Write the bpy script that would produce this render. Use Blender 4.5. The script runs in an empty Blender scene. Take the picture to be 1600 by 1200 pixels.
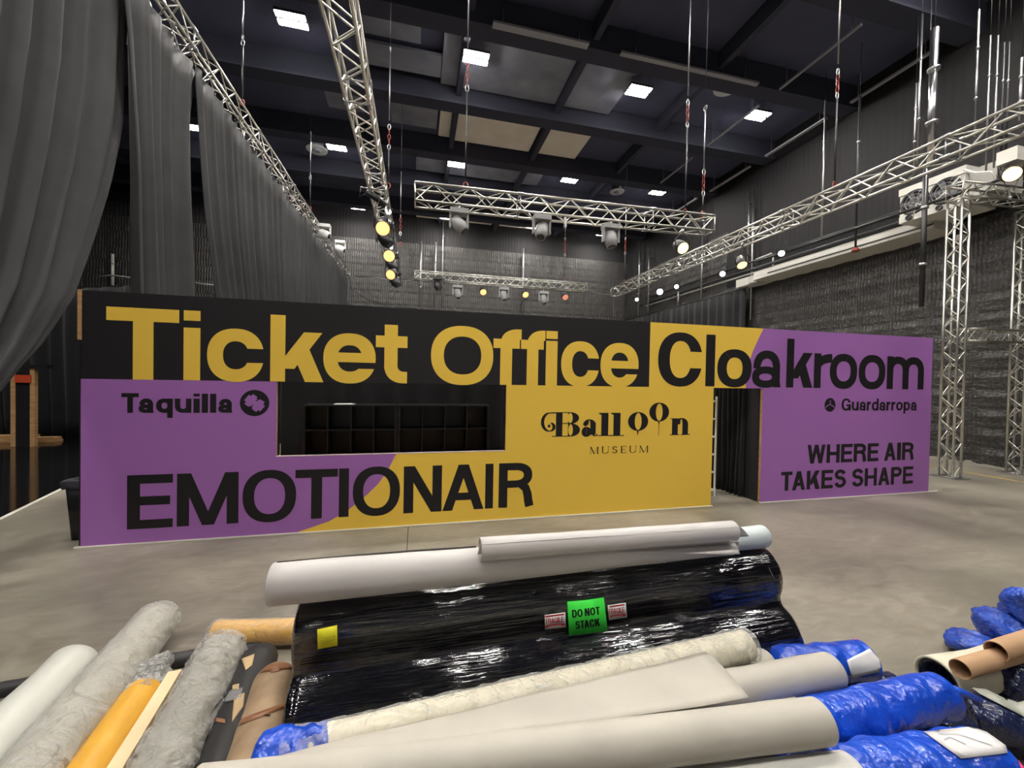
import bpy, math, random
from mathutils import Vector, Matrix, noise
R = math.radians
sc = bpy.context.scene
COL = sc.collection
random.seed(7)
# ------------------------------------------------------------------ camera
FPX = 623.0
_y = Vector((652-800, -(588-600), -FPX)).normalized()
_x = Vector((3417-800, -(639-600), -FPX)); _x = (_x - _y*_x.dot(_y)).normalized()
_z = _x.cross(_y)
M3 = Matrix((_x, _y, _z))                 # camera axes -> room axes
CAM = Vector((0, 0, 2.065))
cd = bpy.data.cameras.new('camera'); cam = bpy.data.objects.new('camera', cd); COL.objects.link(cam)
cd.sensor_fit = 'HORIZONTAL'; cd.sensor_width = 36; cd.lens = 36*FPX/1600
cd.clip_start = .02; cd.clip_end = 200
cam.matrix_world = Matrix.Translation(CAM) @ M3.to_4x4()
sc.camera = cam
# ------------------------------------------------------------------ world, exposure
w = bpy.data.worlds.new('world'); sc.world = w; w.use_nodes = True
w.node_tree.nodes['Background'].inputs[0].default_value = (.5, .55, .7, 1)
w.node_tree.nodes['Background'].inputs[1].default_value = .02
LAMP = 400.0
sc.view_settings.view_transform = 'Standard'; sc.view_settings.look = 'None'
sc.view_settings.exposure = 0.0; sc.view_settings.gamma = 1.0; sc.view_settings.use_curve_mapping = False
# ------------------------------------------------------------------ measuring (room positions of things seen along a sight line)
def ray(u, v): return M3 @ Vector((u-800, -(v-600), -FPX))
def atz(u, v, z): d = ray(u, v); return CAM + d*((z-CAM.z)/d.z)
def aty(u, v, y): d = ray(u, v); return CAM + d*(y/d.y)
def atx(u, v, x): d = ray(u, v); return CAM + d*(x/d.x)
# ------------------------------------------------------------------ materials
def lin(c):
    return tuple(((x/255)/12.92 if x/255 <= .04045 else ((x/255+.055)/1.055)**2.4) for x in c)
MATS = {}
def mat(name, rgb, rough=.5, metal=0, spec=.5, var=0, vscale=3, vstretch=(1, 1, 1), rgb2=None, bump=0, bscale=20, bstretch=(1, 1, 1),
        bdist=.01, coat=0, emit=None, estr=0, sheen=0, alpha=None, detail=4, ribs=None, rvar=0):
    if name in MATS: return MATS[name]
    m = bpy.data.materials.new(name); m.use_nodes = True
    nt = m.node_tree; N = nt.nodes; L = nt.links; b = N['Principled BSDF']
    c = lin(rgb) + (1,)
    b.inputs['Base Color'].default_value = c; b.inputs['Roughness'].default_value = rough
    b.inputs['Metallic'].default_value = metal; b.inputs['Specular IOR Level'].default_value = spec
    if coat: b.inputs['Coat Weight'].default_value = coat; b.inputs['Coat Roughness'].default_value = .08
    if sheen: b.inputs['Sheen Weight'].default_value = sheen; b.inputs['Sheen Roughness'].default_value = .5
    if emit: b.inputs['Emission Color'].default_value = emit + (1,); b.inputs['Emission Strength'].default_value = estr
    tc = N.new('ShaderNodeTexCoord')
    def tex(scale, stretch, det=4):
        mp = N.new('ShaderNodeMapping'); mp.inputs['Scale'].default_value = stretch
        L.new(tc.outputs['Object'], mp.inputs[0])
        n = N.new('ShaderNodeTexNoise'); n.inputs['Scale'].default_value = scale; n.inputs['Detail'].default_value = det
        L.new(mp.outputs[0], n.inputs[0]); return n
    if var or rgb2:
        n = tex(vscale, vstretch, detail); r = N.new('ShaderNodeValToRGB'); L.new(n.outputs['Fac'], r.inputs[0])
        r.color_ramp.elements[0].position = .3; r.color_ramp.elements[1].position = .7
        c2 = (lin(rgb2)+(1,)) if rgb2 else tuple(x*(1-var) for x in c[:3])+(1,)
        r.color_ramp.elements[0].color = c2; r.color_ramp.elements[1].color = c
        L.new(r.outputs[0], b.inputs['Base Color'])
        if rvar:
            mr = N.new('ShaderNodeMapRange'); mr.inputs[3].default_value = rough; mr.inputs[4].default_value = rough+rvar
            L.new(n.outputs['Fac'], mr.inputs[0]); L.new(mr.outputs[0], b.inputs['Roughness'])
    last = None
    if bump:
        n = tex(bscale, bstretch, 3); bp = N.new('ShaderNodeBump'); bp.inputs['Strength'].default_value = bump; bp.inputs['Distance'].default_value = bdist
        L.new(n.outputs['Fac'], bp.inputs['Height']); last = bp
    if ribs:
        wv = N.new('ShaderNodeTexWave'); wv.wave_type = 'BANDS'; wv.bands_direction = ribs[0]; wv.inputs['Scale'].default_value = ribs[1]
        wv.inputs['Distortion'].default_value = ribs[3] if len(ribs) > 3 else .6
        L.new(tc.outputs['Object'], wv.inputs[0])
        bp = N.new('ShaderNodeBump'); bp.inputs['Strength'].default_value = ribs[2]; bp.inputs['Distance'].default_value = .03
        L.new(wv.outputs['Fac'], bp.inputs['Height'])
        if last: L.new(last.outputs[0], bp.inputs['Normal'])
        last = bp
    if last: L.new(last.outputs[0], b.inputs['Normal'])
    MATS[name] = m; return m
def film(name, tint=(1, 1, 1), mixf=.25, rough=.15, bscale=14, stretch=(1, 1, 1), strength=.8):
    """clear crinkled wrapping film: mostly see-through, with glossy folds"""
    m = bpy.data.materials.new(name); m.use_nodes = True; nt = m.node_tree; N = nt.nodes; L = nt.links
    b = N['Principled BSDF']; out = N['Material Output']
    b.inputs['Base Color'].default_value = tint+(1,); b.inputs['Roughness'].default_value = rough; b.inputs['Specular IOR Level'].default_value = .9
    tr = N.new('ShaderNodeBsdfTransparent'); mx = N.new('ShaderNodeMixShader')
    tc = N.new('ShaderNodeTexCoord'); mp = N.new('ShaderNodeMapping'); mp.inputs['Scale'].default_value = stretch
    n = N.new('ShaderNodeTexNoise'); n.inputs['Scale'].default_value = bscale; n.inputs['Detail'].default_value = 3; n.inputs['Distortion'].default_value = 1.2
    L.new(tc.outputs['Object'], mp.inputs[0]); L.new(mp.outputs[0], n.inputs[0])
    bp = N.new('ShaderNodeBump'); bp.inputs['Strength'].default_value = strength; bp.inputs['Distance'].default_value = .07
    L.new(n.outputs['Fac'], bp.inputs['Height']); L.new(bp.outputs[0], b.inputs['Normal'])
    lw = N.new('ShaderNodeLayerWeight'); lw.inputs[0].default_value = .3; L.new(bp.outputs[0], lw.inputs['Normal'])
    mr = N.new('ShaderNodeMapRange'); mr.inputs[3].default_value = mixf; mr.inputs[4].default_value = min(1, mixf+.45)
    L.new(lw.outputs['Facing'], mr.inputs[0]); L.new(mr.outputs[0], mx.inputs[0])
    L.new(tr.outputs[0], mx.inputs[1]); L.new(b.outputs[0], mx.inputs[2]); L.new(mx.outputs[0], out.inputs[0])
    MATS[name] = m; return m
YEL = mat('yellow print', (247, 206, 84), .5, spec=.3)
PUR = mat('purple print', (168, 112, 188), .5, spec=.3)
BLK = mat('black print', (38, 36, 39), .45, spec=.35)
INK = mat('black ink', (33, 31, 34), .5, spec=.3)
WOOD = mat('raw timber', (200, 160, 110), .7, rgb2=(170, 128, 84), vscale=4, vstretch=(1, 1, 8))
ALU = mat('truss aluminium', (205, 203, 196), .32, 1, var=.15, vscale=8)
STEEL = mat('galvanised steel', (170, 170, 172), .35, 1)
GREYP = mat('grey painted metal', (172, 170, 164), .5, var=.12, vscale=2)
DARKM = mat('black painted metal', (30, 30, 33), .4)
REDM = mat('red anodised shackle', (128, 52, 44), .4, .3)
DRAPE = mat('black molton drape', (56, 56, 58), .72, spec=.3, var=.2, vscale=2.5)
DRAPE2 = mat('black velvet drape', (26, 26, 29), .85, spec=.2, sheen=.1, bump=.3, bscale=12, bdist=.02)
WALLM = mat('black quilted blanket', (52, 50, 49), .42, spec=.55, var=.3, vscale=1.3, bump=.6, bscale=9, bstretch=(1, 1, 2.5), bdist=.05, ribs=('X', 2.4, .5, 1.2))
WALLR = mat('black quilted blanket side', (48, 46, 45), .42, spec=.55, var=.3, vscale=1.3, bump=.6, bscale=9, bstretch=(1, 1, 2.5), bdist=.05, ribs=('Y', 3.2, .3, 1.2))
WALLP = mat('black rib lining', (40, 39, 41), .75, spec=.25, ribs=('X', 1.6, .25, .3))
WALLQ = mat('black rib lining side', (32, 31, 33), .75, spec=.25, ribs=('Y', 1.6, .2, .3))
CEIL = mat('navy ceiling', (76, 79, 104), .8, var=.25, vscale=.6)
BEAM = mat('navy beam', (50, 52, 68), .8)
BEIGE = mat('beige ceiling board', (236, 228, 218), .8, rgb2=(222, 212, 200), vscale=1.2)
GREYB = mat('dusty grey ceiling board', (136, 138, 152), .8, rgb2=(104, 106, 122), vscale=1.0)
FIXG = mat('fixture grey', (138, 138, 140), .45)
WHITE = mat('white plastic', (225, 222, 215), .45)
PVC = mat('white banner vinyl', (194, 190, 188), .42, spec=.4, rgb2=(188, 184, 182), vscale=3)
CANV = mat('off white canvas', (184, 179, 168), .6, spec=.3, rgb2=(175, 170, 160), vscale=4, bump=.15, bscale=7, bdist=.02)
KRAFT = mat('kraft cardboard', (176, 150, 120), .75, rgb2=(150, 124, 96), vscale=9, bump=.3, bscale=14)
TAPEB = mat('brown tape', (150, 104, 74), .35)
BLUE = mat('blue polythene', (24, 82, 205), .22, spec=.6, rgb2=(18, 62, 178), vscale=7, bump=.8, bscale=13, bstretch=(1, 1, 1), bdist=.03)
NAVY = mat('navy film', (20, 28, 62), .2, spec=.7, bump=.8, bscale=18, bdist=.03)
YROLL = mat('yellow wrapping', (216, 164, 58), .4, rgb2=(206, 152, 50), vscale=6, bump=.15, bscale=9)
BFILM = mat('black stretch film', (18, 18, 25), .085, spec=.9, coat=.3, var=.4, vscale=3, vstretch=(.3, 3, 3), bump=.9, bscale=42, bstretch=(.045, 1, 1), bdist=.012)
CLEAR = film('clear polythene', (.7, .7, .68), .08, .2, 16)
CRUMP = film('crumpled polythene', (.75, .75, .74), .28, .10, 22, strength=1)
CLEAR2 = film('cloudy polythene', (.74, .74, .72), .14, .24, 10, (1, 1, 1), 1.0)
TRASH = mat('black bin plastic', (22, 22, 24), .35)
PINK = mat('pink tape', (240, 70, 130), .5)
LGREEN = mat('fluorescent green paper', (60, 232, 72), .6)
LYEL = mat('fluorescent yellow paper', (236, 228, 40), .6)
LRED = mat('red label', (205, 40, 48), .5)
LWHT = mat('white label', (232, 230, 232), .5)
LAMPM = mat('lamp diffuser', (255, 250, 240), .5, emit=(1, .955, .88), estr=LAMP)
WARM = mat('warm lens', (255, 200, 120), .4, emit=(1, .52, .2), estr=1.5)
WARMH = mat('bright warm lens', (255, 220, 150), .4, emit=(1, .62, .2), estr=5)
COLD = mat('cold led lens', (230, 240, 255), .4, emit=(.8, .9, 1), estr=9)
# ------------------------------------------------------------------ mesh builder
class MB:
    def __init__(s): s.v = []; s.f = []; s.mi = []; s.sm = []
    def add(s, vs, fs, m=0, smooth=False):
        o = len(s.v); s.v += [Vector(p) for p in vs]
        for f in fs: s.f.append([i+o for i in f]); s.mi.append(m); s.sm.append(smooth)
        return s
    def box(s, a, b, m=0):
        (x0, y0, z0), (x1, y1, z1) = a, b
        return s.add([(x, y, z) for z in (z0, z1) for y in (y0, y1) for x in (x0, x1)],
              [(0, 2, 3, 1), (4, 5, 7, 6), (0, 1, 5, 4), (2, 6, 7, 3), (0, 4, 6, 2), (1, 3, 7, 5)], m)
    def obox(s, c, ax, ay, az, m=0):      # oriented box: centre and half axes
        c = Vector(c); ax = Vector(ax); ay = Vector(ay); az = Vector(az)
        return s.add([c+ax*i+ay*j+az*k for k in (-1, 1) for j in (-1, 1) for i in (-1, 1)],
              [(0, 2, 3, 1), (4, 5, 7, 6), (0, 1, 5, 4), (2, 6, 7, 3), (0, 4, 6, 2), (1, 3, 7, 5)], m)
    def rings(s, rs, closed=True, cap=True, m=0, smooth=True):
        n = len(rs[0]); o = len(s.v)
        for r in rs: s.v += [Vector(p) for p in r]
        for i in range(len(rs)-1):
            for j in range(n if closed else n-1):
                k = (j+1) % n
                s.f.append([o+i*n+j, o+i*n+k, o+(i+1)*n+k, o+(i+1)*n+j]); s.mi.append(m); s.sm.append(smooth)
        if cap and closed:
            s.f.append([o+j for j in reversed(range(n))]); s.mi.append(m); s.sm.append(False)
            s.f.append([o+(len(rs)-1)*n+j for j in range(n)]); s.mi.append(m); s.sm.append(False)
        return s
    def tube(s, p, q, r, n=8, m=0, r2=None, cap=True):
        return s.path([p, q], r, n, m, cap, r2)
    def path(s, pts, r, n=8, m=0, cap=True, r2=None):
        pts = [Vector(p) for p in pts]; rs = []; up = None
        for i, p in enumerate(pts):
            d = (pts[min(i+1, len(pts)-1)]-pts[max(i-1, 0)]).normalized()
            if up is None: up = Vector((0, 0, 1)) if abs(d.z) < .9 else Vector((1, 0, 0))
            a = d.cross(up).normalized(); b = a.cross(d).normalized(); up = b
            rr = r if r2 is None else r+(r2-r)*i/(len(pts)-1)
            rs.append([p+a*(rr*math.cos(t))+b*(rr*math.sin(t)) for t in [2*math.pi*k/n for k in range(n)]])
        return s.rings(rs, True, cap, m)
    def lathe(s, o, d, prof, n=20, m=0, cap=True):
        o = Vector(o); d = Vector(d).normalized(); up = Vector((0, 0, 1)) if abs(d.z) < .9 else Vector((1, 0, 0))
        a = d.cross(up).normalized(); b = a.cross(d).normalized()
        return s.rings([[o+d*t+a*(r*math.cos(2*math.pi*k/n))+b*(r*math.sin(2*math.pi*k/n)) for k in range(n)] for t, r in prof], True, cap, m)
    def torus(s, c, ax, R_, r, n=14, k=6, m=0, sq=1):
        c = Vector(c); ax = Vector(ax).normalized(); up = Vector((0, 0, 1)) if abs(ax.z) < .9 else Vector((1, 0, 0))
        a = ax.cross(up).normalized(); b = a.cross(ax).normalized(); rs = []
        for i in range(n+1):
            t = 2*math.pi*i/n; e = a*math.cos(t)+b*math.sin(t)*sq; rr = (a*math.cos(t)+b*math.sin(t))
            rs.append([c+e*R_+rr*(r*math.cos(2*math.pi*j/k))+ax*(r*math.sin(2*math.pi*j/k)) for j in range(k)])
        return s.rings(rs, True, False, m)
def mesh(mb, name, mats):
    me = bpy.data.meshes.new(name); me.from_pydata([tuple(v) for v in mb.v], [], mb.f)
    for m in (mats if isinstance(mats, (list, tuple)) else [mats]): me.materials.append(m)
    me.polygons.foreach_set('material_index', mb.mi); me.polygons.foreach_set('use_smooth', mb.sm); me.update()
    return me
def link(name, me, parent=None):
    o = bpy.data.objects.new(name, me); COL.objects.link(o)
    if parent is not None:
        o.parent = parent
        if parent.type == 'EMPTY': o.matrix_parent_inverse = Matrix.Translation(-Vector(parent.location))
    return o
def obj(name, mb, mats, parent=None, label=None):
    o = link(name, mesh(mb, name, mats), parent)
    if label: o['label'] = label
    return o
def tag(o, label, cat, group=None, kind=None):
    if label: o['label'] = label
    if cat: o['category'] = cat
    if group: o['group'] = group
    if kind: o['kind'] = kind
    return o
def thing(name, label, cat, loc=(0, 0, 0), group=None):
    o = bpy.data.objects.new(name, None); COL.objects.link(o); o.location = loc; o.empty_display_size = .1
    return tag(o, label, cat, group)
def struct(name, mb, mats, parent=None):
    o = obj(name, mb, mats, parent)
    if parent is None: o['kind'] = 'structure'
    return o
def dup(root, loc, label, group=None, rotz=None):
    r = root.copy(); COL.objects.link(r); r.location = loc
    if rotz is not None: r.rotation_euler = (0, 0, rotz)
    r['label'] = label
    if group: r['group'] = group
    for ch in list(root.children):
        c = ch.copy(); COL.objects.link(c); c.parent = r; c.matrix_parent_inverse = ch.matrix_parent_inverse.copy()
        for g in list(ch.children):
            d = g.copy(); COL.objects.link(d); d.parent = c
    return r
def bar_matrix(p, q, r):
    p = Vector(p); q = Vector(q); d = q-p; L = d.length
    return Matrix.Translation(p) @ d.to_track_quat('Z', 'Y').to_matrix().to_4x4() @ Matrix.Diagonal((r, r, L, 1))
_bar = MB().tube((0, 0, 0), (0, 0, 1), 1, 6, cap=False)
BARS = {}
def bar(name, p, q, r, m, parent):
    """a thin straight bar as an object of its own, all sharing one unit mesh"""
    if m.name not in BARS: BARS[m.name] = mesh(_bar, 'bar_'+m.name.replace(' ', '_'), m)
    o = bpy.data.objects.new(name, BARS[m.name]); COL.objects.link(o)
    o.parent = parent; o.matrix_parent_inverse = Matrix.Translation(-Vector(parent.location)); o.matrix_basis = bar_matrix(p, q, r)
    return o
# ================================================================== THE ROOM
X0, X1, Y0, Y1, ZC = -25.0, 14.38, -11.0, 25.8, 12.15
def floor_mat():
    m = bpy.data.materials.new('polished concrete'); m.use_nodes = True; nt = m.node_tree; N = nt.nodes; L = nt.links; b = N['Principled BSDF']
    tc = N.new('ShaderNodeTexCoord')
    def nz(sc_, det, dist=0, st=(1, 1, 1)):
        mp = N.new('ShaderNodeMapping'); mp.inputs['Scale'].default_value = st; L.new(tc.outputs['Object'], mp.inputs[0])
        n = N.new('ShaderNodeTexNoise'); n.inputs['Scale'].default_value = sc_; n.inputs['Detail'].default_value = det; n.inputs['Distortion'].default_value = dist
        L.new(mp.outputs[0], n.inputs[0]); return n
    n1 = nz(.55, 8, .8); n2 = nz(5, 8, 1.5, (.6, 1.4, 1)); n3 = nz(1.6, 5, 2.5, (.5, 1.3, 1))
    r1 = N.new('ShaderNodeValToRGB'); L.new(n1.outputs['Fac'], r1.inputs[0])
    r1.color_ramp.elements[0].position = .32; r1.color_ramp.elements[1].position = .68
    r1.color_ramp.elements[0].color = lin((114, 109, 99))+(1,); r1.color_ramp.elements[1].color = lin((148, 141, 129))+(1,)
    r2 = N.new('ShaderNodeValToRGB'); L.new(n2.outputs['Fac'], r2.inputs[0])
    r2.color_ramp.elements[0].position = .35; r2.color_ramp.elements[1].position = .65
    r2.color_ramp.elements[0].color = (.80, .79, .77, 1); r2.color_ramp.elements[1].color = (1.07, 1.07, 1.06, 1)
    mx = N.new('ShaderNodeMixRGB'); mx.blend_type = 'MULTIPLY'; mx.inputs[0].default_value = 1
    L.new(r1.outputs[0], mx.inputs[1]); L.new(r2.outputs[0], mx.inputs[2])
    r3 = N.new('ShaderNodeValToRGB'); L.new(n3.outputs['Fac'], r3.inputs[0])
    r3.color_ramp.elements[0].position = .60; r3.color_ramp.elements[1].position = .72
    r3.color_ramp.elements[0].color = (1, 1, 1, 1); r3.color_ramp.elements[1].color = (1.13, 1.11, 1.07, 1)
    m2 = N.new('ShaderNodeMixRGB'); m2.blend_type = 'MULTIPLY'; m2.inputs[0].default_value = 1
    L.new(mx.outputs[0], m2.inputs[1]); L.new(r3.outputs[0], m2.inputs[2]); L.new(m2.outputs[0], b.inputs['Base Color'])
    mr = N.new('ShaderNodeMapRange'); mr.inputs[3].default_value = .22; mr.inputs[4].default_value = .5
    L.new(n2.outputs['Fac'], mr.inputs[0]); L.new(mr.outputs[0], b.inputs['Roughness'])
    b.inputs['Specular IOR Level'].default_value = .45
    bp = N.new('ShaderNodeBump'); bp.inputs['Strength'].default_value = .05; bp.inputs['Distance'].default_value = .02
    L.new(n2.outputs['Fac'], bp.inputs['Height']); L.new(bp.outputs[0], b.inputs['Normal']); return m
FLM = floor_mat()
fl = struct('floor', MB().box((X0, Y0, -.2), (X1+.2, Y1+.2, 0)), FLM)
# saw-cut joints in the slab (dark filler), and the yellow and white lines laid on it
jt = MB(); jx = -.09
jt.box((jx-.006, -3, .0005), (jx+.006, 25, .0015))
struct('floor_joint', jt, mat('joint filler', (70, 66, 60), .7), fl)
struct('yellow_line', MB().obox((12.9, 9.5, .0012), (.03, 0, 0), (0, 6.5, 0), (0, 0, .0008)), mat('yellow floor line', (190, 160, 60), .6), fl)
# black glossy dance floor to the left, with its pale tape edge
p, q = Vector((-5.28, 6.0, 0)), Vector((-6.25, 9.6, 0)); d = (q-p).normalized()
a0 = p-d*12; a1 = p+d*20.3
df = MB().add([(a0.x, a0.y, 0), (a1.x, a1.y, 0), (X0, a1.y, 0), (X0, a0.y, 0), (a0.x, a0.y, .02), (a1.x, a1.y, .02), (X0, a1.y, .02), (X0, a0.y, .02)],
    [(4, 5, 6, 7), (0, 4, 7, 3), (1, 2, 6, 5), (0, 1, 5, 4)])
tag(obj('dance_floor', df, mat('black glossy vinyl', (20, 20, 22), .08, spec=.6, var=.3, vscale=1.5, bump=.05, bscale=2)), 'glossy black vinyl floor area left of the ticket wall', 'floor')
e = MB().obox((a0+a1)/2+Vector((.02, 0, .012)), d*((a1-a0).length/2), Vector((-d.y, d.x, 0))*.03, (0, 0, .0125))
tag(obj('edge_tape', e, mat('pale tape', (205, 200, 190), .5)), 'pale tape strip along the edge of the black floor', 'tape')
# walls: plain ribbed lining, quilted blankets as pieces on the part in view
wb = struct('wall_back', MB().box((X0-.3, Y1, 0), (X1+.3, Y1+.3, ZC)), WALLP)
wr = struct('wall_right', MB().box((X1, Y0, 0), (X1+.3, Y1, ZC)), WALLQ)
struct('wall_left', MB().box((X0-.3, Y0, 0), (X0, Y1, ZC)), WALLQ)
struct('wall_front', MB().box((X0-.3, Y0-.3, 0), (X1+.3, Y0, ZC)), mat('pale painted wall', (135, 135, 138), .8))
ce = struct('ceiling', MB().box((X0-.3, Y0-.3, ZC), (X1+.3, Y1+.3, ZC+.3)), CEIL)
def blanket(wd, ht, seed, axis, m):
    """quilted blanket: shallow pillow, pulled in hard at its tufts with puckers around them; lies in the wall plane"""
    rnd = random.Random(seed); nx, nz = 9, 7; mb = MB(); rows = []; tufts = [(rnd.uniform(.15, .4), .28), (rnd.uniform(.6, .85), .30), (rnd.uniform(.3, .6), .78)]
    for j in range(nz):
        row = []
        for i in range(nx):
            u = i/(nx-1); v = j/(nz-1); edge = i in (0, nx-1) or j in (0, nz-1)
            h = .012 if edge else .022*rnd.uniform(.6, 1.3)
            for tu, tv in tufts:
                d2 = ((u-tu)*wd)**2+((v-tv)*ht)**2
                if not edge: du, dv = (u-tu)*wd, (v-tv)*ht; h += .075*math.exp(-du*du/.03-(dv+.10)**2/.006)+.03*math.exp(-du*du/.02-(dv-.12)**2/.006)-.05*math.exp(-du*du/.03-dv*dv/.005)
            h = max(h, .0); a = u*wd; z = v*ht+(rnd.uniform(-.02, .02) if not edge else 0)
            row.append((a, -h, z) if axis == 'X' else (-h, -a, z))
        rows.append(row)
    mb.rings(rows, False, False)
    return mesh(mb, 'blanket_'+axis, m)
BKX = [blanket(1.02, .78, s, 'X', WALLM) for s in range(5)]
k = 0
for r_ in range(7):
    for c_ in range(33):
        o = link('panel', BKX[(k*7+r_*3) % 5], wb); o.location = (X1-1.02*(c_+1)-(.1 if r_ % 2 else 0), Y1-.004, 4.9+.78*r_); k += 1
BKY = [blanket(.95, .5, 10+s, 'Y', WALLR) for s in range(5)]
BKY2 = [blanket(1.05, .78, 20+s, 'Y', WALLR) for s in range(4)]
for r_ in range(13):
    for c_ in range(12):
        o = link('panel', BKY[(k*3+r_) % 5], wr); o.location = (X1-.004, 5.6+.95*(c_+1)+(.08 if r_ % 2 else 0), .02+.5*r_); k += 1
for r_ in range(4):
    for c_ in range(9):
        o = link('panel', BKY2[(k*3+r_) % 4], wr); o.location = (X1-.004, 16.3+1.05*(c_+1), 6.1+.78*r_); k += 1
struct('baseboard_right', MB().box((X1-.03, Y0, 0), (X1-.001, Y1, .1)), mat('pale skirting', (150, 146, 136), .6))
# ceiling grid of beams
bm_ = MB()
for y in (-6.4, 4.4, 7.75, 10.85, 14.1, 17.35, 20.5, 23.7): bm_.box((X0, y-.27, ZC-.75), (X1, y+.27, ZC-.005))
struct('trim_1', bm_, BEAM)
bm_ = MB()
for x in (-13, -8.4, -1.9, 1.24, 4.78, 8.9): bm_.box((x-.09, Y0, ZC-.5), (x+.09, Y1, ZC-.006))
struct('trim_2', bm_, BEAM)
def board(x0, x1, y0, y1, z, m, label, grp=None):
    t = MB().box((x0, y0, z), (x1, y1, z+.09)); b = MB()
    o = obj('ceiling_board', t, m); tag(o, label, 'ceiling board', grp)
    for yy in (y0+.3, y1-.3):
        for xx in (x0+(x1-x0)*.15, x0+(x1-x0)*.85): b.tube((xx, yy, z+.05), (xx, yy, ZC), .012, 5)
    obj('hanger_rod', b, STEEL, o)
board(.70, 1.14, 14.45, 16.8, 11.95, BEIGE, 'narrow beige ceiling board at the left of the lit trio')
board(1.34, 4.58, 14.45, 16.95, 11.95, BEIGE, 'largest beige ceiling board, middle of the lit trio')
board(4.92, 6.73, 14.45, 16.95, 11.95, BEIGE, 'square beige ceiling board at the right end of the trio')
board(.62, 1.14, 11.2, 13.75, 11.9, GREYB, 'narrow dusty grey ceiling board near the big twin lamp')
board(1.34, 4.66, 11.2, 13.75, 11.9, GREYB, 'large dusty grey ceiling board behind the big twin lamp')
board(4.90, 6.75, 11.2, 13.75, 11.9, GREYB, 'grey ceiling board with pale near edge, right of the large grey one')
board(-.2, 4.5, 24.1, 25.5, 11.9, BEIGE, 'long beige board above the crosswise truss, left piece')
board(4.85, 7.3, 24.15, 25.5, 11.9, BEIGE, 'shorter beige board above the crosswise truss, right piece')
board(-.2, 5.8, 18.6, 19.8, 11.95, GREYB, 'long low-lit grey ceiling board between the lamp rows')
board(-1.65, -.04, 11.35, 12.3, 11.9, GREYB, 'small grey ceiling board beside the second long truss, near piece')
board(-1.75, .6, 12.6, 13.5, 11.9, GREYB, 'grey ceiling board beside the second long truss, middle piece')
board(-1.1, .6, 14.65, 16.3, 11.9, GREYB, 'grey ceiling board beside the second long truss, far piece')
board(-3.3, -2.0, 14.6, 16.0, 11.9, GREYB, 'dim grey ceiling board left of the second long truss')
def track(x0, y0, x1, y1, label, wd=.05):
    c = Vector(((x0+x1)/2, (y0+y1)/2, ZC-.78)); dx, dy = (x1-x0)/2, (y1-y0)/2
    n = Vector((-dy, dx, 0)).normalized()*wd
    t = thing('ceiling_rail', label, 'rail', c, 'pale rails slotted into the ceiling')
    obj('rail', MB().obox(c, (dx, dy, 0), n, (0, 0, .03)), mat('pale rail', (150, 150, 158), .5), t)
    b = MB()
    for f in (-.8, .8): b.tube(c+Vector((dx, dy, 0))*f, c+Vector((dx, dy, 0))*f+Vector((0, 0, .76)), .01, 5)
    obj('hanger_rod', b, STEEL, t)
track(1.8, 10.5, 4.5, 10.5, 'thick pale crosswise ceiling rail above the big twin lamp', .1)
track(5.5, 10.5, 10.2, 10.5, 'long pale crosswise ceiling rail near the photo top', .07)
for x, yy, w_ in ((11.03, (8.1, 10.5), .03), (11.03, (11.3, 13.7), .03), (11.0, (14.6, 16.8), .03), (13.8, (8.2, 10.4), .05), (13.8, (11.2, 13.7), .06), (13.8, (14.5, 16.9), .06), (13.7, (17.7, 19.9), .05)):
    track(x, yy[0], x, yy[1], 'pale ceiling rail %s, %s' % ('near the right wall' if x > 12 else 'beside the rightmost lamps',
        {8: 'nearest piece, by the photo top', 11: 'piece beside the near lamp row', 14: 'piece between two lamp rows', 17: 'farthest piece'}[int(yy[0])]), w_)
for i, (x, y, r_, l) in enumerate(((9.82, 11.34, .42, 'large round white diffuser on the ceiling between two lamps'), (9.89, 18.96, .36, 'round white air outlet with hub near the ceiling middle'), (-4.37, 18.93, .42, 'pale round diffuser beside a lamp left of the second truss'))):
    t = thing('ceiling_diffuser', l, 'air diffuser', (x, y, ZC), 'round air diffusers')
    obj('plate', MB().lathe((x, y, ZC-.38), (0, 0, 1), [(0, r_), (.03, r_*1.02), (.1, r_*.6), (.36, r_*.6)], 28), mat('pale diffuser', (176, 176, 180), .6), t)
    obj('cone', MB().lathe((x, y, ZC-.45), (0, 0, 1), [(0, r_*.3), (.05, r_*.42), (.1, r_*.2)], 20), GREYB, t)
# ------------------------------------------------------------------ high-bay lamps on a regular grid
def lamp(x, y, label, grp=None, twin=True):
    t = thing('highbay_lamp', label, 'lamp', (x, y, 11.5), grp)
    for s in ((-.13, .13) if twin else (0,)):
        obj('housing', MB().box((x-.38, y+s-.1, 11.52), (x+.38, y+s+.1, 11.6)), DARKM, t)
        obj('diffuser', MB().box((x-.36, y+s-.085, 11.5), (x+.36, y+s+.085, 11.519)), LAMPM, t)
    b = MB()
    for s in (-.3, .3): b.tube((x+s, y, 11.6), (x+s, y, ZC), .008, 5)
    obj('suspension', b, STEEL, t); obj('bracket', MB().box((x-.3, y-.2, 11.6), (x+.3, y+.2, 11.62)), DARKM, t)
    return t
cols = {-8.45: 'far left, seen past the curtains', -3.4: 'between the two long left trusses', 1.55: 'right of the second long truss', 6.9: 'over the middle of the hall', 11.6: 'nearest the right wall'}
rows = {11.9: 'nearest row of ceiling lamps', 17.97: 'middle row of ceiling lamps', 24.05: 'farthest row of ceiling lamps'}
proto = None
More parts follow.
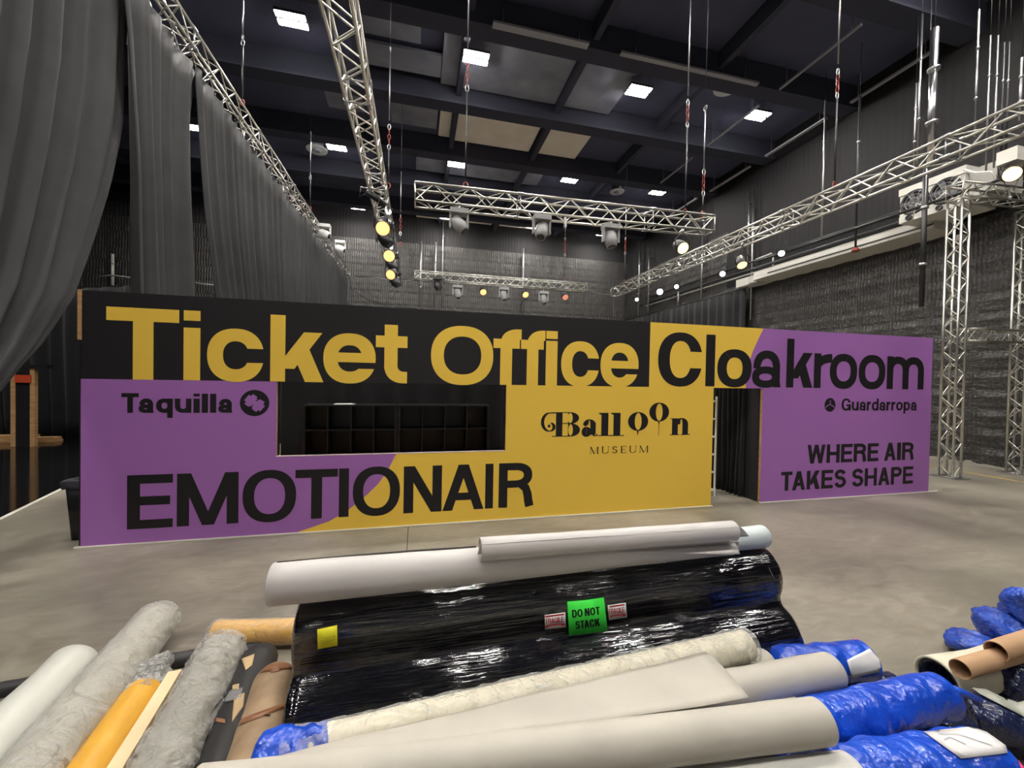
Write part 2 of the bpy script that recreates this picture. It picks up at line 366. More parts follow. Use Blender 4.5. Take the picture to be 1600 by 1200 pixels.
for y in (11.9, 17.97, 24.05, 5.85, -.25, -6.3):
    for x in cols:
        if y in rows: lb, g = 'glaring rectangular lamp of the %s, %s' % (rows[y], cols[x]), 'rectangular high-bay lamps'
        else: lb, g = 'rectangular high-bay lamp above or behind the viewpoint', 'high-bay lamps out of view'
        if proto is None: proto = lamp(x, y, lb, g)
        else: dup(proto, (x, y, 11.5), lb, g)
# ================================================================== LETTERING: every glyph is drawn into its own box with its own stroke widths
def clip(poly, n, c):                       # keep the part of a convex polygon where n.p >= c
    out = []
    for i in range(len(poly)):
        a, b = poly[i], poly[(i+1) % len(poly)]; da = n[0]*a[0]+n[1]*a[1]-c; db = n[0]*b[0]+n[1]*b[1]-c
        if da >= 0: out.append(a)
        if da*db < 0: t = da/(da-db); out.append((a[0]+(b[0]-a[0])*t, a[1]+(b[1]-a[1])*t))
    return out if len(out) > 2 else []
def lerp_(a, b, t): return a+(b-a)*t
def rect(x0, y0, x1, y1): return [(x0, y0), (x1, y0), (x1, y1), (x0, y1)]
def ring(x0, x1, y0, y1, sv, sh, a0=0, a1=360, n=44, pw=2.25):
    cx, cy, rx, ry = (x0+x1)/2, (y0+y1)/2, (x1-x0)/2, (y1-y0)/2; out = []
    def pt(t, rx, ry):
        c, s = math.cos(t), math.sin(t); return (cx+rx*math.copysign(abs(c)**(2/pw), c), cy+ry*math.copysign(abs(s)**(2/pw), s))
    k = max(4, int(n*(a1-a0)/360))
    for i in range(k):
        t, u = R(a0+(a1-a0)*i/k), R(a0+(a1-a0)*(i+1)/k)
        out.append([pt(t, rx-sv, ry-sh), pt(t, rx, ry), pt(u, rx, ry), pt(u, rx-sv, ry-sh)])
    return out
def gap(ps, xc, lo, hi, side=1):            # cut a slot between two heights on one side of xc
    out = []
    for p in ps:
        a = clip(p, (-side, 0), -side*xc); out += [a] if a else []
        b = clip(p, (side, 0), side*xc)
        if b: out += [q for q in (clip(b, (0, 1), hi), clip(b, (0, -1), -lo)) if q]
    return out
def stroke(pts, sv, sh):
    out = []; L_ = []
    for i, p in enumerate(pts):
        a, b = pts[max(i-1, 0)], pts[min(i+1, len(pts)-1)]; dx, dy = b[0]-a[0], b[1]-a[1]; l = math.hypot(dx, dy) or 1; nx, ny = -dy/l, dx/l
        w_ = .5*math.sqrt((nx*sv)**2+(ny*sh)**2); L_.append(((p[0]+nx*w_, p[1]+ny*w_), (p[0]-nx*w_, p[1]-ny*w_)))
    for a, b in zip(L_, L_[1:]): out.append([a[0], a[1], b[1], b[0]])
    return out
def par(xa, ya, xb, yb, w_): return [(xa, ya), (xa+w_, ya), (xb+w_, yb), (xb, yb)]
def glyph(ch, x0, x1, y0, y1, v, h, xh=None, over=0.0):
    """ch drawn in x0..x1; y0 baseline, y1 cap top; v/h = upright/level stroke; xh = x-height"""
    H = y1-y0; W = x1-x0; xh = y0+H*.735 if xh is None else xh; m = (y0+xh)/2; cx = (x0+x1)/2; o = over
    if ch == 'T': return [rect(x0, y1-h, x1, y1), rect(cx-v/2, y0, cx+v/2, y1-h)]
    if ch == 'I' or ch == 'l': return [rect(x0, y0, x1, y1)]
    if ch == 'i': return [rect(x0, y0, x1, xh), rect(x0, y1-H*.145, x1, y1)]
    if ch == 'E': return [rect(x0, y0, x0+v, y1), rect(x0, y0, x1, y0+h), rect(x0, y1-h, x1, y1), rect(x0, (y0+y1)/2-h*.4, x1-W*.06, (y0+y1)/2+h*.6)]
    if ch == 'F': return [rect(x0, y0, x0+v, y1), rect(x0, y1-h, x1, y1), rect(x0, (y0+y1)/2-h*.5, x1-W*.1, (y0+y1)/2+h*.5)]
    if ch == 'L': return [rect(x0, y0, x0+v, y1), rect(x0, y0, x1, y0+h)]
    if ch == 'H': return [rect(x0, y0, x0+v, y1), rect(x1-v, y0, x1, y1), rect(x0, (y0+y1)/2-h/2, x1, (y0+y1)/2+h/2)]
    if ch == 'N': return [rect(x0, y0, x0+v, y1), rect(x1-v, y0, x1, y1), par(x1-v*1.12, y0, x0, y1, v*1.12)]
    if ch == 'M': return [rect(x0, y0, x0+v, y1), rect(x1-v, y0, x1, y1), par(cx-v*.5, y0, x0+v*.15, y1, v*1.0), par(cx-v*.5, y0, x1-v*1.15, y1, v*1.0)]
    if ch == 'A': return [par(x0, y0, cx-v*.56, y1, v*1.05), par(x1-v*1.05, y0, cx-v*.5, y1, v*1.05), rect(x0+W*.2, y0+H*.22, x1-W*.2, y0+H*.22+h)]
    if ch == 'W':
        q = W*.27; return [par(x0+q-v*.5, y0, x0, y1, v), par(x0+q-v*.5, y0, cx-v*.5, y1, v), par(x1-q-v*.5, y0, cx-v*.5, y1, v), par(x1-q-v*.5, y0, x1-v, y1, v)]
    if ch == 'O': return ring(x0, x1, y0-o, y1+o, v, h)
    if ch == 'C' or ch == 'G':
        g = gap(ring(x0, x1, y0-o, y1+o, v, h), cx+W*.04, y0+H*.34, y0+H*.655)
        if ch == 'G': g += [rect(cx+W*.03, y0+H*.36, x1, y0+H*.36+h*.95), rect(x1-v*.85, y0, x1, y0+H*.4)]
        return g
    if ch == 'D': return [rect(x0, y0, x0+v, y1)]+[p for p in (clip(q, (1, 0), x0+v*.5+W*.25) for q in ring(x0-W*.1, x1, y0, y1, v, h)) if p]+[rect(x0, y0, x0+v*.5+W*.26, y0+h), rect(x0, y1-h, x0+v*.5+W*.26, y1)]
    if ch in 'PR':
        b = y0+H*.44; k = x0+W*.5
        g = [rect(x0, y0, x0+v, y1), rect(x0, y1-h, k+.001, y1), rect(x0, b, k+.001, b+h)]+[p for p in (clip(q, (1, 0), k) for q in ring(x0+W*.02, x1-(W*.03 if ch == 'R' else 0), b, y1, v, h)) if p]
        if ch == 'R': g += stroke([(x0+W*.62, b+h*.5), (x0+W*.78, b-h*.1), (x1-v*.62, b-h*1.1), (x1-v*.56, y0+H*.15), (x1-v*.4, y0)], v, h)
        return g
    if ch == 'S':
        my = y0+H*.53; c1 = (my+y1)/2; r1 = (y1-my)/2; c2 = (y0+my)/2; r2 = (my-y0)/2; pts = []
        ax = W/2-v/2; 
        for t in range(10, 271, 13): pts.append((cx+(ax*.95)*math.cos(R(t)), c1+(r1-h*.25)*math.sin(R(t))+ -h*.25+0))
        for t in range(90, -171, -13): pts.append((cx+ax*math.cos(R(t)), c2+(r2-h*.25)*math.sin(R(t))+h*.25))
        return stroke(pts, v, h)
    if ch == 'K' or ch == 'k':
        t = y1 if ch == 'K' else xh; w_ = v*1.28; jy = y0+(t-y0)*.42
        ax = lerp_(x0+v*.8-w_*.35, x1-w_*1.08, (.66-.26)/.74)
        return [rect(x0, y0, x0+v, y1), clip(par(x0+v*.8-w_*.35, y0+(t-y0)*.26, x1-w_*1.08, t, w_), (1, 0), x0+v*.5), par(x1-w_, y0, ax-w_*.02, y0+(t-y0)*.66, w_)]
    if ch in 'ce':
        r_ = ring(x0, x1, y0-o, xh+o, v, h); hh = xh-y0
        if ch == 'c': return gap(r_, cx+W*.03, y0+hh*.36, y0+hh*.635)
        return gap(r_, cx+W*.03, y0+hh*.29, y0+hh*.42)+[rect(x0+v*.6, y0+hh*.42, x1-v*.02, y0+hh*.42+h*.8)]
    if ch == 'o': return ring(x0, x1, y0-o, xh+o, v, h)
    if ch == 't':
        sx = x0+W*.27; ty = y0+H*.93
        return [rect(x0, xh-h, x1, xh), rect(sx, y0+h*1.2, sx+v, ty)]+ring(sx, sx+v*3.0, y0, y0+h*3.1, v, h, 180, 272)+[rect(sx+v*1.5, y0, x1, y0+h)]
    if ch == 'f':
        sx = x0+W*.25
        return [rect(x0, xh-h*.9, x1-W*.06, xh), rect(sx, y0, sx+v, y1-h*1.4)]+ring(sx, sx+v*3.0, y1-h*3.0, y1, v, h, 88, 180)+[rect(sx+v*1.45, y1-h, x1, y1)]
    if ch == 'r': return [rect(x0, y0, x0+v, xh)]+ring(x0+v*.1, x0+v*.1+2*(W-v*.1)*1.02, y0+(xh-y0)*.2, xh+o, v, h*1.15, 92, 170)
    if ch in 'nm':
        def arch(a, b): return [rect(b-v, y0, b, xh-(b-a)*.45)]+[p for p in (clip(q, (0, 1), xh-(b-a)*.46) for q in ring(a, b, xh-(b-a)*.98, xh+o, v, h)) if p]
        if ch == 'n': return [rect(x0, y0, x0+v, xh)]+arch(x0, x1)
        k = cx+v/2; return [rect(x0, y0, x0+v, xh)]+arch(x0, k)+arch(k-v, x1)
    if ch == 'u': return [rect(x0, y0+(x1-x0)*.45, x0+v, xh), rect(x1-v, y0, x1, xh)]+[p for p in (clip(q, (0, -1), -(y0+(x1-x0)*.46)) for q in ring(x0, x1, y0-o, y0+(x1-x0)*.98, v, h)) if p]
    if ch in 'dqpb':
        g = ring(x0, x1, y0-o, xh+o, v, h); de = y0-H*.26
        if ch == 'd': return g+[rect(x1-v, y0, x1, y1)]
        if ch == 'q': return g+[rect(x1-v, de, x1, xh)]
        if ch == 'p': return g+[rect(x0, de, x0+v, xh)]
        return g+[rect(x0, y0, x0+v, y1)]
    if ch == 'a':
        hh = xh-y0; b = y0+hh*.58
        return ring(x0, x1-v*.25, y0-o, b, v*.95, h*.9)+[rect(x1-v*1.12, y0+hh*.12, x1-v*.12, xh-W*.36)]+\
            [p for p in (clip(q, (0, 1), xh-W*.40) for q in ring(x0+v*.15, x1-v*.12, xh-W*.95, xh+o, v, h)) if p]+[par(x1-v*1.12, y0+hh*.16, x1-v*1.0, y0, v), rect(x0+v*.15, xh-W*.5, x0+v*1.1, xh-W*.38)]
    return [rect(x0, y0, x1, y1)]
ADV = dict(a=.556, c=.556, d=.61, e=.556, i=.278, k=.556, l=.278, m=.889, n=.61, o=.61, p=.61, q=.61, r=.40, t=.333, u=.61, f=.333, T=.611, G=.778, W=.944, H=.722,
    E=.65, R=.722, A=.70, I=.278, K=.722, S=.667, P=.667, D=.722, N=.722, O=.778, C=.722, F=.611, L=.58, M=.833, U=.722)
ADV[' '] = .24
def word(s, x0, x1, y0, y1, v, h, sb=.035, xh=None):
    tot = sum(ADV[c] for c in s)-2*sb-(.075 if 'Ta' in s or 'TA' in s else 0); k = (x1-x0)/tot; x = x0-sb*k; out = []
    for i, c in enumerate(s):
        a = ADV[c]*k
        if c != ' ': out += glyph(c, x+sb*k, x+a-sb*k, y0, y1, v, h, xh)
        x += a-(.075*k if c == 'T' and s[i+1:i+2] in ('a', 'A') else 0)
    return out
def print_mb(polys, o, ux, uy, n=None, off=.0, mb=None, m=0):
    """lay flat polygons on a surface: o + x*ux + y*uy, lifted by off along the surface normal"""
    mb = mb or MB(); o = Vector(o); ux = Vector(ux); uy = Vector(uy); nn = (ux.cross(uy)).normalized()
    for p in polys:
        if len(p) < 3: continue
        ar = sum(p[i][0]*p[(i+1) % len(p)][1]-p[(i+1) % len(p)][0]*p[i][1] for i in range(len(p)))
        if abs(ar) < 1e-9: continue
        q = p if ar > 0 else p[::-1]
        k_ = off+(len(mb.f) % 60)*3e-5; mb.add([o+ux*a+uy*b+nn*k_ for a, b in q], [list(range(len(q)))], m)
    return mb
# ================================================================== THE TICKET OFFICE AND CLOAKROOM BOOTH
WY = 5.65; BX0, BX1, BH = -3.78, 9.71, 2.99; HB = 1.965
DX0, DX1 = 4.775, 5.765; CX0, CX1, CZ = -1.745, 1.262, 1.0
def wx(u, v): return aty(u, v, WY).x
def wz(u, v): return aty(u, v, WY).z
bt = thing('ticket_booth', 'long yellow, purple and black ticket office and cloakroom wall', 'booth', ((BX0+BX1)/2, WY, 0))
def slab(x0, x1, z0, z1, name='wall_panel'):
    # timber-backed sheets, one per 1.22 m, standing behind the printed skin
    n = max(1, round((x1-x0)/1.22)); s = (x1-x0)/n
    for i in range(n): obj(name, MB().box((x0+s*i+.002, WY+.004, z0), (x0+s*(i+1)-.002, WY+.05, z1)), WOOD, bt)
slab(BX0, BX1, HB, BH); slab(BX0, CX0, 0, HB-.002); slab(CX0, CX1, 0, CZ); slab(CX1, DX0, 0, HB-.002); slab(DX1, BX1, 0, HB-.002)
def skin(name, polys, m, off, label): 
    mb = MB(); y = WY-off
    for p in polys:
        n = len(p); mb.add([(a, y, b) for a, b in p]+[(a, WY+.004, b) for a, b in p], [list(range(n)), list(range(2*n-1, n-1, -1))]+[[i, i+n, (i+1) % n+n, (i+1) % n] for i in range(n)])
    return obj(name, mb, m, bt, label)
arc1 = [(wx(*p), wz(*p)) for p in ((1184, 531), (1176, 549), (1170, 566), (1166, 584), (1165, 603))]
yt = 3.575; tx = wx(1193, 513)
arc2 = [(wx(*p), wz(*p)) for p in ((606, 735), (591, 756), (570, 776), (545, 796), (515, 814))]
bx = wx(464, 836); sx = wx(619, 713)
skin('header_skin', [rect(BX0, HB, yt, BH)], BLK, .004, 'black header print')
# yellow header piece, then purple header piece, sharing the curved boundary
seg = [(tx, BH)]+arc1[:-1]+[(arc1[-1][0], HB)]
yl, pl = [], []
for a, b in zip(seg, seg[1:]): yl.append([(yt, b[1]), b, a, (yt, a[1])]); pl.append([b, (BX1, b[1]), (BX1, a[1]), a])
skin('header_skin', yl, YEL, .004, 'yellow header print'); skin('header_skin', pl, PUR, .004, 'purple header print')
skin('skin', [rect(BX0-.01, 0.01, CX0, HB)], PUR, .004, 'purple print left of the counter')
seg = [(sx, CZ)]+arc2+[(bx, .01)]
yl, pl = [], []
for a, b in zip(seg, seg[1:]): pl.append([(CX0, b[1]), b, a, (CX0, a[1])]); yl.append([b, (CX1, b[1]), (CX1, a[1]), a])
# left of the counter edge the yellow carries on below the curve
k = 0
while k < len(seg) and seg[k][0] > CX0: k += 1
pl2 = []; yl2 = []
for a, b in zip(seg, seg[1:]):
    if b[0] >= CX0: pl2.append([(CX0, b[1]), b, a, (CX0, a[1])]); yl2.append([b, (CX1, b[1]), (CX1, a[1]), a])
    else:
        t = (a[0]-CX0)/(a[0]-b[0]) if a[0] > CX0 else 0; c = (a[0]+(b[0]-a[0])*t, a[1]+(b[1]-a[1])*t) if a[0] > CX0 else (CX0, a[1])
        if a[0] > CX0: pl2.append([(CX0, c[1]), a, (CX0, a[1])]); yl2.append([c, (CX1, c[1]), (CX1, a[1]), a]); 
        yl2.append([b, (CX1, b[1]), (CX1, c[1]), (CX0, c[1])] if a[0] > CX0 else [b, (CX1, b[1]), (CX1, a[1]), a])
skin('skin', pl2, PUR, .004, 'purple print under the counter'); skin('skin', yl2, YEL, .0045, 'yellow print under the counter')
skin('skin', [rect(CX1, .01, DX0, HB)], YEL, .004, 'yellow print between counter and doorway')
skin('skin', [rect(DX1, .01, BX1+.012, HB)], PUR, .004, 'purple print right of the doorway')
def letters(name, polys, m, label, off=.0065): return obj(name, print_mb(polys, (0, WY-off, 0), (1, 0, 0), (0, 0, 1)), m, bt, label)
def boxed(items, base, top, xh, v, h, over=.012):
    out = []
    for it in items:
        ch, ua, ub, vm = it[:4]; out += glyph(ch, wx(ua, vm), wx(ub, vm), base, top, it[4] if len(it) > 4 else v, h, xh, over if ch in 'OCcoeau' else 0)
    return out
z0, z1, zx = 1.965, 2.815, wz(368, 515)
letters('lettering', boxed([('T', 166.5, 280.3, 530, .207), ('i', 287.3, 313.5, 540), ('c', 324, 412.6, 550), ('k', 422.7, 506, 550), ('e', 505.3, 587.2, 560), ('t', 587.2, 636.6, 550)], 1.965, 2.815, zx, .172, .158), YEL, 'yellow letters reading Ticket')
letters('lettering', boxed([('O', 673.5, 770.8, 550), ('f', 770.5, 814.2, 560), ('f', 813.5, 851.3, 560), ('i', 852.7, 870.6, 560), ('c', 876.5, 936, 570), ('e', 937.8, 997.3, 575)], 1.965, 2.775, wz(906, 534.5), .175, .15), YEL, 'yellow letters reading Office')
letters('lettering', boxed([('C', 1028, 1097, 560, .21), ('l', 1102.5, 1116.8, 560), ('o', 1120.3, 1174, 575, .185), ('a', 1174.7, 1219.7, 578), ('k', 1228.6, 1269.7, 570), ('r', 1271.3, 1299.8, 580), ('o', 1296, 1338.8, 580), ('o', 1341, 1382.8, 580), ('m', 1385.3, 1443, 580)], 1.99, 2.84, wz(1200, 549), .155, .138), INK, 'black letters reading Cloakroom')
letters('lettering', boxed([('E', 199, 270.5, 785), ('M', 276.8, 373, 780), ('O', 379.3, 463, 775), ('T', 461.6, 527.7, 770), ('I', 529.8, 545.2, 768), ('O', 551.5, 625, 765), ('N', 630.8, 690.3, 760), ('A', 691.7, 755.8, 758), ('I', 758.2, 770.5, 756), ('R', 779.2, 832.8, 755)], wz(235, 825), wz(235, 741.5), None, .13, .105), INK, 'black letters reading EMOTIONAIR')
letters('lettering', word('Taquilla', wx(190.3, 630), wx(363.6, 630), wz(240, 645), wz(240, 614.5), .056, .048), INK, 'black letters reading Taquilla')
letters('lettering', word('Guardarropa', wx(1314.2, 635), wx(1431.5, 635), wz(1330, 641.5), wz(1330, 622.5), .05, .036), INK, 'black letters reading Guardarropa')
letters('lettering', word('WHERE AIR', wx(1261, 710), wx(1427, 705), wz(1420, 718.2), wz(1420, 691), .078, .060), INK, 'black letters reading WHERE AIR')
letters('lettering', word('TAKES SHAPE', wx(1219.7, 750), wx(1426, 745), wz(1420, 755.5), wz(1420, 728.5), .078, .060), INK, 'black letters reading TAKES SHAPE')
# round pictograms: a tilted ticket, and a coat hanger
def disc(cx, cz, r, n=36, sx_=1): return [[(cx+r*sx_*math.cos(2*math.pi*i/n), cz+r*math.sin(2*math.pi*i/n)) for i in range(n)]]
ix, iz = wx(398.2, 629.7), wz(398.2, 629.7)
letters('pictogram', disc(ix, iz, .166), INK, 'black round ticket pictogram')
def rot(ps, cx, cz, a): c, s = math.cos(R(a)), math.sin(R(a)); return [[(cx+x*c-y*s, cz+x*s+y*c) for x, y in p] for p in ps]
tk = [rect(-.115, -.045, .115, .045), rect(-.085, -.078, -.02, .078), rect(.02, -.078, .085, .078), rect(-.03, -.06, .03, .06)]
for sx2 in (-1, 1):
    for sy in (-1, 1): tk += [[(.052*sx2+.035*math.cos(t), .045*sy+.035*math.sin(t)) for t in [2*math.pi*i/14 for i in range(14)]]]
letters('pictogram', rot(tk, ix, iz, -38), PUR, 'purple ticket shape', .0085)
letters('pictogram', rot([rect(-.006, -.085, .006, -.03), rect(-.006, .03, .006, .085)], ix, iz, -38), INK, 'black notches on the ticket shape', .0095)
hx, hz = wx(1296.3, 632.6), wz(1296.3, 632.6)
letters('pictogram', disc(hx, hz, .125), INK, 'black round coat hanger pictogram')
letters('pictogram', stroke([(hx-.095, hz-.052), (hx-.085, hz-.03), (hx, hz+.012), (hx+.085, hz-.03), (hx+.095, hz-.052)], .018, .018)+stroke([(hx, hz+.012), (hx, hz+.04), (hx+.016, hz+.055), (hx+.008, hz+.078), (hx-.012, hz+.07)], .011, .011), PUR, 'purple coat hanger shape', .0085)
# the museum logo in a fat-face serif
def fat(px0, px1, ytop, ybot, ch):
    a, b = wx(px0, 665), wx(px1, 665); v1 = wz((px0+px1)/2, ytop); v0 = wz((px0+px1)/2, ybot); W = b-a; H = v1-v0; th = .012
    if ch == 'l': s = W*.5; return [rect(a+W*.22, v0, a+W*.22+s, v1), rect(a, v0, b, v0+th), [(a+W*.02, v1-.0), (a+W*.02, v1-th), (a+W*.25, v1-.035), (a+W*.25, v1)]]
    if ch == 'o': return ring(a, b, v0, v1, W*.33, th*1.2, pw=2.0)
    if ch == 'n':
        s = W*.30
        return [rect(a+W*.08, v0, a+W*.08+s, v1), rect(a-.01, v0, a+W*.46, v0+th), rect(b-W*.46, v0, b+.01, v0+th), rect(b-W*.08-s, v0, b-W*.08, v1-H*.35), rect(a-.005, v1-th, a+W*.2, v1)]+\
            [p for p in (clip(q, (0, 1), v1-H*.36) for q in ring(a+W*.2, b-W*.08, v1-H*.75, v1+.005, s, th*1.4, pw=2.1)) if p]
    if ch == 'a':
        s = W*.36
        return [rect(b-W*.08-s, v0+.03, b-W*.08, v1-H*.2)]+ring(a, a+W*.62, v0-.004, v0+H*.56, s*.85, th, pw=2.1)+[p for p in (clip(q, (0, 1), v1-H*.32) for q in ring(a+W*.08, b-W*.08, v1-H*.65, v1, s, th, pw=2.0)) if p]+disc(a+W*.24, v1-H*.27, .034)+stroke([(b-W*.26, v0+.03), (b-W*.12, v0+.006), (b+.01, v0+.03)], .05, .012)
    if ch == 'B':
        st = a+W*.36; s = W*.17
        g = [rect(st, v0, st+s, v1), rect(st-W*.1, v0, b-W*.25, v0+th), rect(st-W*.1, v1-th, b-W*.3, v1), rect(st, v0+H*.52, b-W*.25, v0+H*.52+th)]
        g += [p for p in (clip(q, (1, 0), b-W*.32) for q in ring(b-W*.5, b-W*.03, v0+H*.52, v1, W*.17, th, pw=2.0)) if p]
        g += [p for p in (clip(q, (1, 0), b-W*.32) for q in ring(b-W*.5, b, v0, v0+H*.54, W*.19, th, pw=2.0)) if p]
        pts = [(st+W*.02, v1-th*.6)]+[(a+W*.20+W*.19*math.cos(R(t)), v1-H*.40+H*.37*math.sin(R(t))) for t in range(95, 271, 14)]+[(a+W*.21+W*.10*math.cos(R(t)), v1-H*.60+H*.16*math.sin(R(t))) for t in range(280, 451, 20)]
        return g+stroke(pts, W*.085, th*1.3)+disc(a+W*.18, v1-H*.56, .022)
bl = fat(846.8, 906, 644, 682.2, 'B')+fat(908.7, 932.5, 655, 682, 'a')+fat(934.5, 956, 645, 681, 'l')+fat(953.5, 975, 645, 681, 'l')+fat(980.8, 1012.3, 643.8, 673, 'o')+fat(1013.7, 1044.5, 629, 658.7, 'o')+fat(1047.3, 1077, 653.5, 679.5, 'n')
for u_, vt, vb in ((996.5, 673, 680), (1029, 658.7, 680.5)):
    x = wx(u_, 665); t = wz(u_, vt); b_ = wz(u_, vb)
    bl += [[(x, t+.006), (x-.022, t-.022), (x+.022, t-.022)], rect(x-.0045, b_, x+.0045, t), [(x, t-.02), (x-.014, t-.04), (x+.014, t-.04)]]
letters('lettering', bl, INK, 'black serif letters reading Balloon with two balloon-shaped letters')
mz0, mz1 = wz(965, 708), wz(965, 697); ms = []
for ch, ua, ub in (('M', 921.3, 935), ('U', 940, 951), ('S', 956.5, 964), ('E', 969.5, 978), ('U', 983, 994), ('M', 998.5, 1012.3)):
    a, b = wx(ua, 702), wx(ub, 702); W = b-a; H = mz1-mz0; t = .006
    if ch == 'M': ms += [rect(a+.01, mz0, a+.016, mz1), rect(b-.022, mz0, b-.004, mz1), par((a+b)/2-.008, mz0, a+.006, mz1, .018), par((a+b)/2-.003, mz0, b-.018, mz1, .006), rect(a, mz0, a+.026, mz0+t), rect(b-.032, mz0, b+.004, mz0+t)]
    if ch == 'U': ms += [rect(a+.006, mz0+.03, a+.024, mz1), rect(b-.012, mz0+.03, b-.006, mz1), rect(a-.004, mz1-t, a+.034, mz1), rect(b-.024, mz1-t, b+.004, mz1)]+[p for p in (clip(q, (0, -1), -(mz0+.032)) for q in ring(a+.006, b-.006, mz0, mz0+.07, .016, .007)) if p]
    if ch == 'S': ms += glyph('S', a, b, mz0, mz1, .018, .008)
    if ch == 'E': ms += [rect(a+.006, mz0, a+.024, mz1), rect(a, mz0, b, mz0+t), rect(a, mz1-t, b, mz1), rect(a, (mz0+mz1)/2-.003, b-.012, (mz0+mz1)/2+.003), rect(b-.005, mz0, b, mz0+.028), rect(b-.005, mz1-.024, b, mz1)]
letters('lettering', ms, INK, 'small black serif letters reading MUSEUM')
# ends, studs, reveals, base trim
obj('end_batten', MB().box((BX0-.045, WY-.002, 2.42), (BX0-.002, WY+.06, BH+.005)), WOOD, bt, 'bare timber batten on the upper left edge')
obj('end_batten', MB().box((BX0-.03, WY+.004, 0), (BX0-.002, WY+.06, 2.41)), DARKM, bt, 'black batten on the lower left edge')
for x in [BX0+.05+i*1.215 for i in range(12)]:
    for z0_, z1_ in (((HB, BH),) if (CX0 < x < CX1 or DX0 < x < DX1) else ((0, BH),)): obj('stud', MB().box((x-.022, WY+.051, z0_), (x+.022, WY+.14, z1_)), WOOD, bt)
obj('top_rail', MB().box((BX0, WY+.051, BH-.045), (BX1, WY+.14, BH)), WOOD, bt)
obj('base_trim', MB().box((BX0-.06, WY-.03, 0), (DX0+.02, WY+.0035, .012)).box((DX1-.02, WY-.03, 0), (BX1+.24, WY+.0035, .012)), mat('white edge tape', (228, 224, 212), .5), bt)
obj('counter_sill', MB().box((CX0, WY-.006, CZ), (CX1, WY+.05, CZ+.008)), mat('pale sill', (196, 178, 180), .5), bt)
for x_ in (CX0-.02, CX1): obj('reveal', MB().box((x_, WY+.051, CZ), (x_+.02, WY+.14, HB)), DARKM, bt)
obj('reveal', MB().box((DX1, WY+.051, 0), (DX1+.02, WY+.42, HB)), BLK, bt); obj('reveal', MB().box((DX0-.02, WY+.051, 0), (DX0, WY+.14, HB)), BLK, bt)
# inside: shelving and a drape behind the counter, drape and rack behind the doorway
def folds(name, a, b, z0, z1, amp, n, m, label, cat, grp=None, gather=0, seed=1, zn=10, sag=0):
    """cloth hanging between two floor points, with folds; gather pulls the foot together"""
    rnd = random.Random(seed); a = Vector(a); b = Vector(b); d = b-a; nn = Vector((-d.y, d.x, 0)).normalized(); k = n*8; rs = []
    ph = [rnd.uniform(-.5, .5) for _ in range(n+1)]; am = [rnd.uniform(.5, 1.3) for _ in range(n+1)]
    for j in range(zn+1):
        z = z1+(z0-z1)*j/zn; f = j/zn; row = []
        for i in range(k+1):
            t = i/k; q = int(t*n) if i < k else n-1; s = math.sin(2*math.pi*t*n+ph[q]*0+.6*math.sin(3*t*n))
            tt = .5+(t-.5)*(1-gather*f)
            row.append(a+d*tt+nn*(amp*am[q]*s*(.6+.5*f)+.02*math.sin(7*t+5*f))+Vector((0, 0, z-sag*math.sin(math.pi*t)*(1-f))))
        rs.append(row)
    o = obj(name, MB().rings(rs, False, False), m); sol = o.modifiers.new('thickness', 'SOLIDIFY'); sol.thickness = .006
    return tag(o, label, cat, grp)
folds('inner_drape', (-2.2, 7.35, 0), (3.5, 7.35, 0), .0, 2.75, .04, 12, DRAPE2, 'black drape hanging behind the counter shelving', 'drape', zn=8, seed=4)
def shelf_unit(x0, x1, y, z0, zm, z1, n, label):
    t = thing('shelving_unit', label, 'shelving', ((x0+x1)/2, y, 0), 'black cubby shelving behind the counter'); D = .36; m = mat('black laminate', (34, 34, 38), .35)
    obj('back_board', MB().box((x0, y+D-.01, 0), (x1, y+D, z1)), DARKM, t)
    for i, x in enumerate([x0+(x1-x0)*k/n for k in range(n+1)]): obj('divider', MB().box((x-(.02 if i in (0, n) else .009), y, 0), (x+(.02 if i in (0, n) else .009), y+D-.011, z1-.021)), m, t)
    for z in (z1-.02, zm, zm-.42 if zm > .5 else .3, .02): obj('shelf', MB().box((x0-.02, y-.004, z), (x1+.02, y+D-.012, z+.02)), m, t)
sy_ = 6.75
a_ = aty(474.5, 660, sy_).x; b_ = aty(621, 660, sy_).x; c_ = aty(763, 660, sy_).x; zt = aty(620, 633, sy_).z; zm = aty(620, 672, sy_).z
shelf_unit(a_, b_-.025, sy_, 0, zm, zt, 4, 'left black cubby shelving unit seen through the counter opening')
shelf_unit(b_+.025, c_, sy_, 0, zm, zt, 4, 'right black cubby shelving unit seen through the counter opening')
tag(obj('paper_slip', MB().box((aty(520, 631, sy_).x, sy_+.05, zt+.001), (aty(552, 631, sy_).x, sy_+.25, zt+.012)), LWHT), 'white slip lying on top of the left cubby shelving', 'paper')
folds('door_drape', (5.58, 6.62, 0), (5.72, 5.98, 0), .02, 2.5, .05, 7, DRAPE2, 'black drape hanging inside the cloakroom doorway', 'drape', zn=10, seed=9)
t = thing('wire_rack', 'pale slatted rack just inside the doorway, beside the drape', 'rack', (4.75, 6.5, 0))
ya, yb = 6.12, 6.3; xr = 5.25
for y in (ya, yb): 
    for xa_ in (xr-.34, xr-.02): obj('post', MB().box((xa_, y-.012, 0), (xa_+.025, y+.012, 1.8)), WHITE, t)
for z in (.1, .42, .74, 1.06, 1.38, 1.7): obj('shelf', MB().box((xr-.31, ya, z), (xr-.02, yb, z+.03)), WHITE, t)
